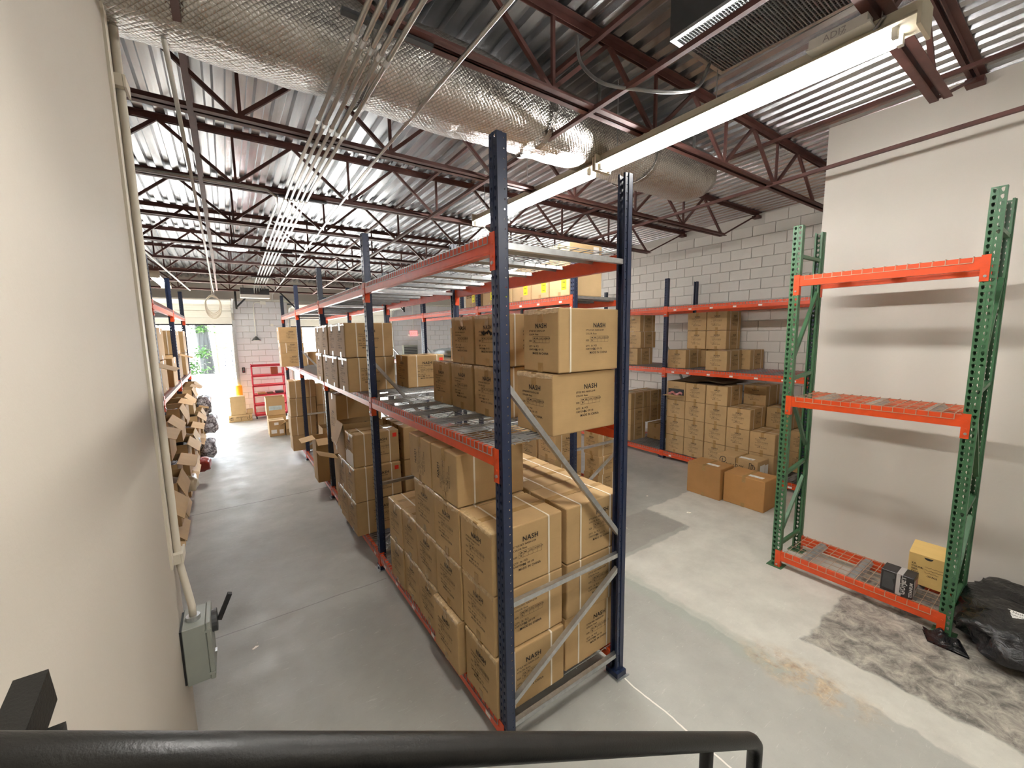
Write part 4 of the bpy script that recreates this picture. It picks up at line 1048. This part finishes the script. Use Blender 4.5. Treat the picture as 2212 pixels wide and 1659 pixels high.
# ------------------------------------------------------------------ near left wall: conduit, straps, disconnect switch
xw = -1.588
t = thing('wall_conduit', 'beige painted conduit running down the corner of the near left wall', 'pipe', (xw+.021, 1.235, 0), 0)
ob('pipe', MB().tube([(0, 0, 4.83), (0, 0, 1.36), (.003, -.01, 1.27), (.030, -.055, 1.10), (.044, -.075, 1.0), (.044, -.075, .937)], .019, 16), t, mat=M['wallpipe'], smooth=True)
for z in (3.96, 1.305):
    ob('strap', MB().box(-.0205, -.06, z-.03, .018, -.020, z+.03).box(-.0205, .020, z-.03, .018, .06, z+.03).box(.0195, -.06, z-.03, .030, .085, z+.03), t, mat=M['wallpipe'])
tag(ob('corner_trim', MB().box(xw, 1.06, 1.30, xw+.012, 1.13, 4.80), mat=M['wallpipe']), 'flat beige trim strip beside the conduit on the near left wall', 'trim')
t = thing('disconnect_switch', 'grey electrical disconnect switch box on the near left wall', 'switch box', (xw, 1.065, .545), 0)
ob('enclosure', MB().rbox(.012, 0, 0, .125, .24, .365, .004), t, mat=M['greybox']); ob('dark_gap_filler', MB().box(.0005, .01, .008, .012, .23, .355), t, mat=M['black'])  # black filler stands in for the shaded gap between box and wall
cv = ob('cover', MB().rbox(.125, -.004, -.006, .150, .244, .371, .004), t, mat=M['greybox'])
ob('hinge', MB().box(.118, -.008, .03, .152, -.003, .045), t, mat=M['greybox']); ob('hinge', MB().box(.118, -.008, .31, .152, -.003, .325), t, mat=M['greybox'])
ob('conduit_hub', MB().tube([(.065, .095, .365), (.065, .095, .392)], .036, 18), t, mat=M['galv'])
ob('handle_plate', MB().tube([(.150, .14, .29), (.178, .14, .29)], .068, 20), t, mat=M['darkgrey'])
ob('lever', MB().box(-.012, -.016, 0, .012, .016, .165), t, (.188, .15, .28), (0, .42, 0), mat=M['black'])
ob('latch', MB().box(.150, .10, .09, .162, .14, .10), t, mat=M['galv'])
# ------------------------------------------------------------------ stairs, landing and black handrail in the foreground
t = thing('handrail', 'black tubular handrail sloping down across the foreground', 'railing', (0, 0, 0), 0)
yr = -1.318
A = Vector((-1.47, yr, 2.262)); B = Vector((.10, yr-.004, 1.262)); sl = (B-A).normalized()
pts = [A+(B-A)*k/6 for k in range(7)]+[B+sl*.025+Vector((0, 0, -.004)), B+sl*.04+Vector((.006, 0, -.02)), Vector((B.x+.052, yr, B.z-.075)), Vector((B.x+.052, yr, .13))]
ob('rail', MB().tube(pts, .0235, 20), t, mat=M['blackp'], smooth=True)
px = -.168; zt = A.z+(B.z-A.z)*(px-A.x)/(B.x-A.x)-.012
ob('post', MB().tube([(px, yr, zt), (px, yr, .13)], .0185, 16), t, mat=M['blackp'], smooth=True)
for x in (px, B.x+.052): ob('foot_plate', MB().box(x-.05, yr-.05, .1185, x+.05, yr+.05, .1305), t, mat=M['blackp'])
ob('wall_flange', MB().box(-1.5875, yr-.05, 2.20, -1.535, yr+.05, 2.32).box(-1.535, yr-.015, 2.25, -1.46, yr+.015, 2.275).box(-1.575, yr-.05, 2.20, -1.534, yr+.05, 2.32), t, mat=M['blackp'])
t = thing('guard_rail', 'black flat landing guard bar running along the near left wall', 'railing', (0, 0, 0), 0)
ob('rail', MB().bar((-1.487, -1.035, 2.122), (-1.487, -1.30, 2.066), .034, .060).bar((-1.487, -1.30, 2.066), (-1.487, -2.6, 2.066), .034, .060), t, mat=M['blackp'])
ob('wall_bracket', MB().bar((-1.5875, -1.10, 2.06), (-1.487, -1.10, 2.09), .05, .02).box(-1.5875, -1.14, 2.0, -1.541, -1.06, 2.10).box(-1.471, -1.16, 2.05, -1.452, -1.075, 2.085).box(-1.471, -1.21, 2.02, -1.456, -1.09, 2.055), t, mat=M['blackp'])
ob('wall_bracket', MB().bar((-1.5875, -2.4, 2.02), (-1.487, -2.4, 2.05), .05, .02).box(-1.5875, -2.44, 1.96, -1.541, -2.36, 2.06), t, mat=M['blackp'])
t = thing('stairs', 'steel stairs and landing under the camera', 'stairs', (0, 0, 0), 0)
ob('landing', MB().box(-1.54, -3.2, .98, -.75, -1.42, 1.04), t, mat=M['blackp'])
for k in range(5): ob('tread', MB().box(-.75+.26*k, -2.5, .98-.185*(k+1), -.75+.26*(k+1)+.02, -1.42, .98-.185*(k+1)+.04), t, mat=M['blackp'])
ob('stringer', MB().bar((-.80, -1.40, .95), (.62, -1.40, .02), .012, .22, upv=(0, 0, 1)), t, mat=M['blackp'])
for x, y in ((-1.50, -1.46), (-.80, -1.46), (-1.50, -3.15), (-.80, -3.15)): ob('leg', MB().box(x-.025, y-.025, 0, x+.025, y+.025, .98), t, mat=M['blackp'])
ob('rail_bracket', MB().box(px-.06, -1.41, .09, B.x+.11, yr-.055 if False else -1.27, .118), t, mat=M['blackp'])
ob('leg', MB().box(-.02, -1.35, 0, .02, -1.31, .09), t, mat=M['blackp'])
# ------------------------------------------------------------------ dock doors at the far wall
def dock_door(n, x0, x1, ztop, label_tracks=True):
    """overhead door raised: a stack of ribbed sections curving back under the lintel on two tracks"""
    d = bpy.data.objects.new(f'door_{n}', None); COL.objects.link(d); d['kind'] = 'structure'
    sec = fix(MB().rbox(x0+.06, 0, 0, x1-.06, .045, .20, .006).box(x0+.06, -.006, .055, x1-.06, 0, .075).box(x0+.06, -.006, .125, x1-.06, 0, .145).mesh('door_section', M['whitepaint']))
    zs = ztop-.10
    for k in range(3): ob('door_section', sec, d, (0, YF-.10-.02*k, zs+.205*k), (math.radians(8*k), 0, 0))
    for k in range(5): ob('door_section', sec, d, (0, YF-.20-.205*k, zs+.60+.012*k), (math.radians(90), 0, 0))
    ob('bottom_seal', MB().box(x0+.06, YF-.09, zs-.05, x1-.06, YF-.05, zs-.0), d, mat=M['black'])
    ob('spring_shaft', MB().tube([(x0, YF-.10, zs+.75), (x1, YF-.10, zs+.75)], .03, 10), d, mat=M['darkgrey'])
    for x in (x0+.03, x1-.03):
        tr = [(x, YF-.07, .0), (x, YF-.07, zs+.1), (x, YF-.10, zs+.34), (x, YF-.20, zs+.52), (x, YF-.40, zs+.60), (x, YF-1.6, zs+.64), (x, YF-2.0, zs+.645)]
        mb = MB()
        for a, b in zip(tr, tr[1:]): mb.bar(a, b, .05, .028)
        ob('track', mb, d, mat=M['galv'])
        ob('jamb', MB().box(x-.05, YF-.04, 0, x+.05, YF-.005, ztop), d, mat=M['galv'] if n == 1 else M['whitepaint'])
    return d
dock_door(1, -4.55, -.93, 3.16); dock_door(2, .62, 4.28, 3.08)
def track_hanger(label, x, side, y, zt, group='dock door track hangers'):
    mb = MB(); z0 = 3.45
    mb.bar((x, y, z0), (x, y, deckz(y)-JD), .05, .05); mb.bar((x, y+.02, z0+.05), (x+side*.42, y, deckz(y)-JD), .045, .045); mb.box(min(x, x+side*.5)-.05, y-.03, deckz(y)-JD-.01, max(x, x+side*.5)+.05, y+.03, deckz(y)-JD-.0)
    tag(ob('track_hanger', mb, mat=M['black']), label, 'bracket', group)
track_hanger('black triangular hanger holding the right track of the left dock door', -.87, 1, 12.705, 4)
track_hanger('black triangular hanger holding the left track of the right dock door', .70, -1, 12.705, 4)
track_hanger('black triangular hanger holding the right track of the right dock door', 4.2, -1, 12.705, 4)
# wall fittings
t = thing('dock_lamp', 'white dock lamp on a bent conduit on the pier between the dock doors', 'light', (-.37, YF, 0), 0)
ob('conduit', MB().tube([(.22, -.04, 3.77), (.10, -.04, 3.77), (.03, -.04, 3.75), (0, -.04, 3.66), (0, -.04, 2.62)], .014, 8), t, mat=M['whitepaint'], smooth=True)
ob('junction_box', MB().box(.20, -.07, 3.70, .36, -.003, 3.81), t, mat=M['whitepaint'])
mb = MB(); mb.grid(lambda u, v: ((.05+.09*v)*math.cos(2*PI*u), -.10+(.05+.05*v)*math.sin(2*PI*u), 2.62-.11*v), 20, 4); ob('lamp_shade', mb, t, mat=M['darkgrey'], smooth=True)
ob('diffuser', MB().tube([(0, -.10, 2.505), (0, -.10, 2.52)], .115, 18), t, mat=M['whitepaint'])
ob('lamp_arm', MB().box(-.02, -.11, 2.61, .02, -.002, 2.65), t, mat=M['darkgrey'])
tag(ob('sensor', MB().tube([(.12, YF-.06, 3.02), (.12, YF-.002, 3.02)], .05, 12), mat=M['whitepaint']), 'small white sensor high on the pier between the dock doors', 'sensor')
t = thing('push_button_box', 'black push button box on the pier beside the left dock door', 'switch box', (-.80, YF, 1.46), 0)
ob('box_body', MB().rbox(-.04, -.05, 0, .04, -.001, .18, .006), t, mat=M['black'])
for z in (.05, .09, .13): ob('button', MB().tube([(0, -.058, z), (0, -.05, z)], .014, 10), t, mat=M['redpaint'] if z < .06 else M['greybox'])
t = thing('bollard', 'yellow bollard at the right jamb of the left dock door', 'bollard', (-.99, 13.85, 0), 0)
ob('pipe', MB().tube([(0, 0, 0), (0, 0, 1.06)], .10, 20), t, mat=M['bollard'], smooth=False); ob('cap', MB().tube([(0, 0, 1.06), (0, 0, 1.09), (0, 0, 1.11)], [.10, .085, .03], 20), t, mat=M['bollard'])
t = thing('exit_sign', 'red EXIT sign on the white block wall at the far right', 'sign', (5.13, YF, 2.58), 0)
ob('housing', MB().rbox(-.16, -.05, 0, .16, -.001, .21, .01), t, mat=M['exit']); ob('exit_lettering', T('EXIT', .155, 1.0, .004), t, (-.135, -.052, .05), R_NEAR)
_txt[('T', 'EXIT', .155, 1.0, .004)].materials.append(M['whitepaint'])
for s in (-1, 1): ob('lamp_head', MB().tube([(s*.20, -.03, .06), (s*.23, -.10, .04)], .045, 12), t, mat=M['whitepaint'])
ob('conduit', MB().tube([(0, -.015, .21), (0, -.015, 1.24)], .012, 6), t, mat=M['whitepaint'])
t = thing('wall_heater', 'grey louvred wall unit low on the far block wall', 'heater', (4.92, YF, 1.72), 0)
ob('casing', MB().rbox(-.30, -.18, 0, .30, -.001, .50, .012), t, mat=M['greybox'])
for k in range(6): ob('louvre', MB().box(-.27, -.195, .06+.065*k, .27, -.178, .10+.065*k), t, mat=M['darkgrey'])
# red rolling shelf cart with oddments
t = thing('shelf_cart', 'red metal shelf cart on casters in front of the pier between dock doors', 'shelf', (-.62, 13.42, 0), 0)
for x in (.015, .90):
    for y in (.015, .42): ob('upright', MB().box(x-.015, y-.015, .10, x+.015, y+.015, 1.76), t, mat=M['redpaint'])
for z in (.14, .46, .78, 1.08, 1.40, 1.73): ob('shelf', MB().box(0, 0, z-.012, .915, .435, z).box(0, 0, z-.045, .915, .012, z+.012).box(0, .423, z-.045, .915, .435, z+.012), t, mat=M['redpaint'])
for x in (.04, .875):
    for y in (.05, .385):
        c = ob('caster', MB().tube([(x-.015, y, .045), (x+.015, y, .045)], .045, 14), t, mat=M['black']); ob('fork', MB().box(x-.022, y-.012, .04, x-.017, y+.012, .10).box(x+.017, y-.012, .04, x+.022, y+.012, .10), c, mat=M['galv'])
tag(ob('wooden_box', MB().rbox(-.08, 13.50, 1.413, .12, 13.66, 1.65, .004), mat=M['wood']), 'small reddish wooden box on the upper shelf of the red cart', 'box')
for i, (x, w, h) in enumerate(((-.50, .22, .05), (-.24, .18, .035), (.0, .24, .06))):
    tag(ob('flat_parcel', MB().rbox(x, 13.47, .793, x+w, 13.74, .793+h, .006), mat=M[('card', 'cloth', 'darkgrey')[i]]), f'{("flat brown", "thin crumpled", "flat dark")[i]} parcel on the middle shelf of the red cart', 'parcel', 'parcels on the red cart')
# cartons by the left dock door
t = carton(-1.33, 13.32, 0, .62, .34, .21, 'low carton with upside-down black brush lettering by the left dock door', 'cartons by the dock door', L=False, Nf=False, strap=False, mat='card3')
o = ob('brush_lettering', SCRIPT, t, (.60, -.0015, .19), R_NEAR, (.98, .95, 1)); o.rotation_euler = (Matrix.Rotation(PI, 4, 'Y') @ Matrix.Rotation(PI/2, 4, 'X')).to_euler()
carton(-1.26, 13.34, .214, .40, .30, .58, 'tall plain carton standing on the low lettered one by dock door', 'cartons by the dock door', L=False, Nf=False, strap=False, mat='card3')
carton(-.84, 13.36, .214, .16, .2, .14, 'tiny carton beside the tall one, on the low lettered carton', 'cartons by the dock door', L=False, Nf=False, strap=False, mat='card3')
t = carton(-.46, 10.42, 0, .36, .42, .42, 'brown carton with white shipping labels on the floor before the red cart', 'cartons near the end of the nearest rack', L=False, Nf=False, strap=False)
for a in ((.12, .30, .10, .07), (.04, .08, .13, .10), (.23, .06, .10, .11)): ob('shipping_label', MB().box(a[0], -.002, a[1], a[0]+a[2], -.0006, a[1]+a[3]), t, mat=M['white_tag'])
carton(-.42, 11.2, 0, .44, .42, .44, 'brown carton under the open white-topped one before the red cart', 'cartons near the end of the nearest rack', L=False, Nf=False, strap=False)
t = open_carton(-.44, 11.2, .444, .46, .42, .50, 'open pale carton with dark contents before the red cart', 'cartons near the end of the nearest rack', (('R', 100),), mat='card3', contents='black')
ob('shipping_label', MB().box(.06, -.002, .14, .38, -.0006, .26), t, mat=M['paleblue'])
open_carton(-.08, 10.36, 0, .30, .40, .36, 'open carton with flap beside the labelled one on the floor', 'cartons near the end of the nearest rack', (('L', 30), ('N', 60)))
# ------------------------------------------------------------------ far left rack contents
gL = 'cartons crammed on the far left rack'
fx = R4X+RD
for i, y in enumerate((3.1, 4.1, 5.25, 6.2, 7.75, 8.7)):
    for ti in (0, 1):
        if ti == 1 and i in (0, 3): continue
        (open_carton if (i+ti) % 3 == 1 else carton)(fx-.62+.04*(i % 2), y, LV4[1]+.0095+ti*.45, .60, .62, .44, f'brown carton on middle level of far left rack, {colw[i]} along, {("lower", "upper")[ti]} one', gL, **({'fl': .35, 'flaps': (('R', 20), ('N', 30))} if (i+ti) % 3 == 1 else {'L': False, 'Nf': False, 'strap': i % 2 == 0}))
for i, y in enumerate((2.6, 3.35, 4.15, 5.22, 5.88, 6.56, 7.72, 8.36, 9.0)):
    for ti in (0, 1, 2):
        px_ = .10 if ti == 1 else .03
        open_carton(fx-.55+px_+.03*((i+ti) % 3), y, LV4[0]+.0095+ti*.505, .58, .58, .46, f'open brown carton on bottom level of far left rack, {ordn[i]} along, {tiers[3][ti]} one', gL, (('R', 20+25*((i+ti) % 3)), ('N', 70)), fl=.30, contents=('cloth', 'black', 'poly')[(i*2+ti) % 3])
for i, (x, y, z, dx, dy, dz, m, lab) in enumerate(((-1.72, 8.95, .06, .30, .5, .40, 'poly', 'clear plastic-wrapped garments spilling from the far left rack near the floor'),
        (-1.66, 9.55, .48, .30, .5, .42, 'poly', 'clear plastic-wrapped garments bulging from the far left rack, middle pile'),
        (-1.72, 9.5, .92, .26, .46, .42, 'poly', 'clear plastic-wrapped garments bulging from the far left rack, upper pile'),
        (-1.74, 7.0, .30, .26, .34, .22, 'redbag', 'dark red plastic bag hanging out of the far left rack'),
        (-1.78, 6.2, .85, .20, .30, .22, 'poly', 'small clear plastic bag poking from the far left rack'),
        (-1.80, 5.2, .52, .20, .40, .20, 'cream_bag', 'cream plastic bag poking from the far left rack'))):
    bundle('garment_bag', lab, x, y, z, dx, dy, dz, m, 'bag', 'bags sticking out of the far left rack', seed=i+11)
# ------------------------------------------------------------------ green rack oddments and the black bag
zg = .185+.0095
t = thing('folded_carton', 'yellow-brown box with hand hole and printed lines on bottom of green rack', 'carton', (3.98, -1.29, zg+.0), 0)
ob('box_body', BODY['skin_yellow'][0], t, scale=(.20, .27, .30))
mb = MB(); mb.box(0, 0, .30, .004, .27, .305); 
ob('lid', MB().quad((.0, .0, .30), (.20, .0, .36), (.20, .27, .36), (.0, .27, .30)).quad((0, 0, .296), (0, .27, .296), (.20, .27, .355), (.20, 0, .355)).quad((0,0,.296),(.2,0,.355),(.2,0,.36),(0,0,.30)).quad((0,.27,.30),(.2,.27,.36),(.2,.27,.355),(0,.27,.296)).quad((.2,0,.355),(.2,.27,.355),(.2,.27,.36),(.2,0,.36)).quad((0,0,.30),(0,.27,.30),(0,.27,.296),(0,0,.296)), t, mat=M['skin_yellow'])
hh = MB(); hh.v = [(.0, 0, 0)]
pts = [(.030*math.cos(PI+PI*k/10), .022*math.sin(PI+PI*k/10), 0) for k in range(11)]; hh = MB(); hh.quad(*pts); ob('hand_hole', hh, t, (-.0012, .135, .285), R_LEFT, mat=M['black'])
lines = [(T('S.A.', .022, 1, .0005), -.11, .035, 1), (T('COLOR:', .022, 1, .0005), -.11, .008, 1), (T('SIZE:', .022, 1, .0005), -.11, -.019, 1), (T("Q'TY:", .022, 1, .0005), -.11, -.046, 1), (T('-24 PCS', .022, 1, .0004), -.005, -.055, 1)]
ob('print', bold(lines), t, (-.0014, .135, .16), R_LEFT, mat=M['print'])
sq = MB()
for r_ in range(3):
    p = [(-.02+.0105*k, .03-.026*r_+.004*math.sin(k*1.9+r_)) for k in range(13-3*(r_ == 2))]
    for a, b in zip(p, p[1:]): sq.bar((a[0], a[1], 0), (b[0], b[1], 0), .0022, .0003)
ob('handwriting', sq, t, (-.0014, .135, .165), R_LEFT, mat=M['print'])
t = thing('product_box', 'small black printed tool box with white stripe on bottom of green rack', 'box', (3.625, -1.128, zg), 0)
ob('box_body', MB().rbox(0, 0, 0, .17, .222, .20, .003), t, mat=M['boxprint'])
ob('white_stripe', MB().box(-.0014, .075, .004, -.0004, .115, .198).box(-.0014, .075, .2, .17, .115, .2012), t, mat=M['greyprint'])
pp = MB(); pp.quad((-.1, -.07, 0), (-.02, -.075, 0), (-.015, -.02, 0), (-.03, .03, 0), (-.01, .05, 0), (-.025, .085, 0), (-.095, .08, 0))
ob('picture_print', pp, t, (-.0012, .11, .10), R_LEFT, mat=M['darkgrey'])
ob('print', bold([(T('GUN', .05, 1.1, .002), -.08, .0, 1), (T('JET', .05, 1.1, .002), .02, .0, 1)]), t, (-.0014, .052, .10), (Matrix.Rotation(-PI/2, 4, 'Z') @ Matrix.Rotation(PI/2, 4, 'X') @ Matrix.Rotation(PI/2, 4, 'Z')).to_euler(), mat=M['greyprint'])
ob('print', bold([(T('TITANIUM', .03, 1.0, .001), -.085, -.01, 1)]), t, (-.0014, .014, .10), (Matrix.Rotation(-PI/2, 4, 'Z') @ Matrix.Rotation(PI/2, 4, 'X') @ Matrix.Rotation(PI/2, 4, 'Z')).to_euler(), mat=M['greyprint'])
ob('side_panel_print', MB().box(.02, -.0014, .02, .06, -.0004, .17).box(.075, -.0014, .02, .15, -.0004, .06), t, mat=M['greyprint'])
ob('red_panel_print', MB().box(.075, -.0014, .08, .15, -.0004, .16), t, mat=M['pinkprint'])
# black refuse bag
t = thing('refuse_bag', 'shiny black plastic refuse bag on the floor against the green rack', 'bag', (3.98, -1.86, 0), 0)
rr = random.Random(4); mb = MB()
def bagf(u, v):
    a = 2*PI*u; b = PI*v; ca, sa = math.cos(a), math.sin(a); sb = math.sin(b); f = lambda q, e: math.copysign(abs(q)**e, q)
    w = 1+.07*math.sin(4*a+2*b)+.06*math.sin(7*a-5*b+1)+.04*math.sin(13*a+9*b)+.03*math.sin(23*a-11*b)
    x = .56*f(ca, .8)*f(sb, .62)*w; y = .50*f(sa, .8)*f(sb, .62)*w
    z = .155+.155*f(-math.cos(b), .55)*(1+.12*math.sin(3*a+1)+.08*math.sin(9*a+5*b))+max(0, x)*.10*sb
    return (x, y, max(.001, z))
mb.grid(bagf, 64, 30); ob('bag_body', mb, t, mat=M['bag'], smooth=True)
mb = MB(); mb.grid(lambda u, v: (-.42-.16*u, .40+.24*v-.06*u, .05*(1-u)*math.sin(v*PI)+.012+.02*math.sin(v*14)*(1-u)), 6, 12); mb.grid(lambda u, v: (-.42-.16*u, .40+.24*v-.06*u, .002), 3, 3); ob('bag_corner', mb, t, mat=M['bag'], smooth=True)
lb = ob('paper_note', MB().box(-.05, -.075, 0, .05, .075, .001), t, (-.20, .135, .318), (0, -.28, 0), mat=M['white_tag'])
_n = bold([(T('Nash', .03, 1, 0), -.05, .02, 1), (T('Style Nash', .022, 1, 0), -.06, -.01, 1), (T('for', .024, 1, 0), -.02, -.035, 1)])
ob('handwriting', _n, lb, (0, 0, .0013), (0, 0, -PI/2), mat=M['print'])
# ------------------------------------------------------------------ outside, seen through the dock doors
struct('floor_2', MB().box(-14, 16.5, -.25, 12, 46, -.05), M['concrete_out'])
t = thing('tree', 'tall tree with thick grey trunk outside the left dock door', 'tree', (-2.05, 24.5, -.05), 0)
mb = MB(); mb.tube([(0, 0, 0), (-.02, 0, 1.2), (-.12, 0, 3.2), (-.2, .1, 6.5)], [.36, .29, .27, .2], 18, True); ob('trunk', mb, t, mat=M['bark'], smooth=True)
def leaves(cx, cy, cz, rx, ry, rz_, n, seed, size=.16):
    rr = random.Random(seed); mb = MB()
    for _ in range(n):
        p = Vector((rr.gauss(0, .45)*rx+cx, rr.gauss(0, .45)*ry+cy, rr.gauss(0, .45)*rz_+cz)); a = Vector((rr.uniform(-1, 1), rr.uniform(-1, 1), rr.uniform(-.6, .2))).normalized(); b = a.cross(Vector((rr.uniform(-1, 1), rr.uniform(-1, 1), 1))).normalized()
        L = size*rr.uniform(.6, 1.4); mb.quad(p, p+a*L*.5+b*L*.25, p+a*L, p+a*L*.5-b*L*.25)
    return mb
stuff(ob('foliage', leaves(-.2, 0, 5.2, 3.2, 2.5, 1.6, 2200, 1, .3).add(leaves(-.15, -.4, 3.15, .6, .4, .25, 160, 2, .16)), t, mat=M['leaf']))
t = thing('shrub', 'bright green shrub below the tree outside the left dock door', 'shrub', (-3.0, 22.6, -.05), 0)
stuff(ob('foliage', leaves(.2, 0, 1.1, .85, .6, .75, 900, 5, .16).add(leaves(.85, 0, 2.0, .5, .4, .3, 200, 6, .15)), t, mat=M['leaf']))
ob('stem', MB().tube([(.2, 0, 0), (.25, 0, .8)], .03, 6), t, mat=M['bark'])
tag(ob('low_wall', MB().box(-9, 20.6, -.05, 6, 20.75, 1.02), mat=M['concrete_out']), 'low sunlit concrete wall outside the dock doors', 'wall')
t = thing('timber_stair', 'pale timber deck with dark stair beyond the low wall outside', 'stairs', (-1.6, 24, -.05), 0)
for x in (0, .68): ob('post', MB().box(x-.04, -.04, 0, x+.04, .04, 3.0), t, mat=M['timber'])
ob('rail', MB().box(-.05, -.05, 2.86, 1.5, .05, 2.95), t, mat=M['timber']); ob('rail', MB().box(-.05, -.05, 2.36, 1.5, .05, 2.42), t, mat=M['timber']); ob('deck_board', MB().box(-.05, -.08, 2.10, 1.5, 1.2, 2.22), t, mat=M['timber'])
for k in range(9): ob('tread', MB().box(.08, .1+.05*k, .25+.19*k, .62, .34+.05*k, .28+.19*k), t, mat=M['dark_iron'])
ob('stringer', MB().bar((.30, .05, .1), (.30, .5, 2.05), .03, .10), t, mat=M['dark_iron']); ob('stringer', MB().bar((.62, .05, .1), (.62, .5, 2.05), .04, .10), t, mat=M['dark_iron'])
t = thing('timber_fence', 'pale sloping timber handrail outside in front of the low wall', 'fence', (-2.3, 19.4, -.05), 0)
ob('rail', MB().bar((-.3, 0, .42), (1.3, 0, .9), .05, .05), t, mat=M['timber']); ob('rail', MB().bar((-.3, 0, .88), (1.3, 0, .92), .05, .05), t, mat=M['timber'])
for x in (.0, .6, 1.2): ob('post', MB().box(x-.03, -.03, 0, x+.03, .03, .95), t, mat=M['timber'])
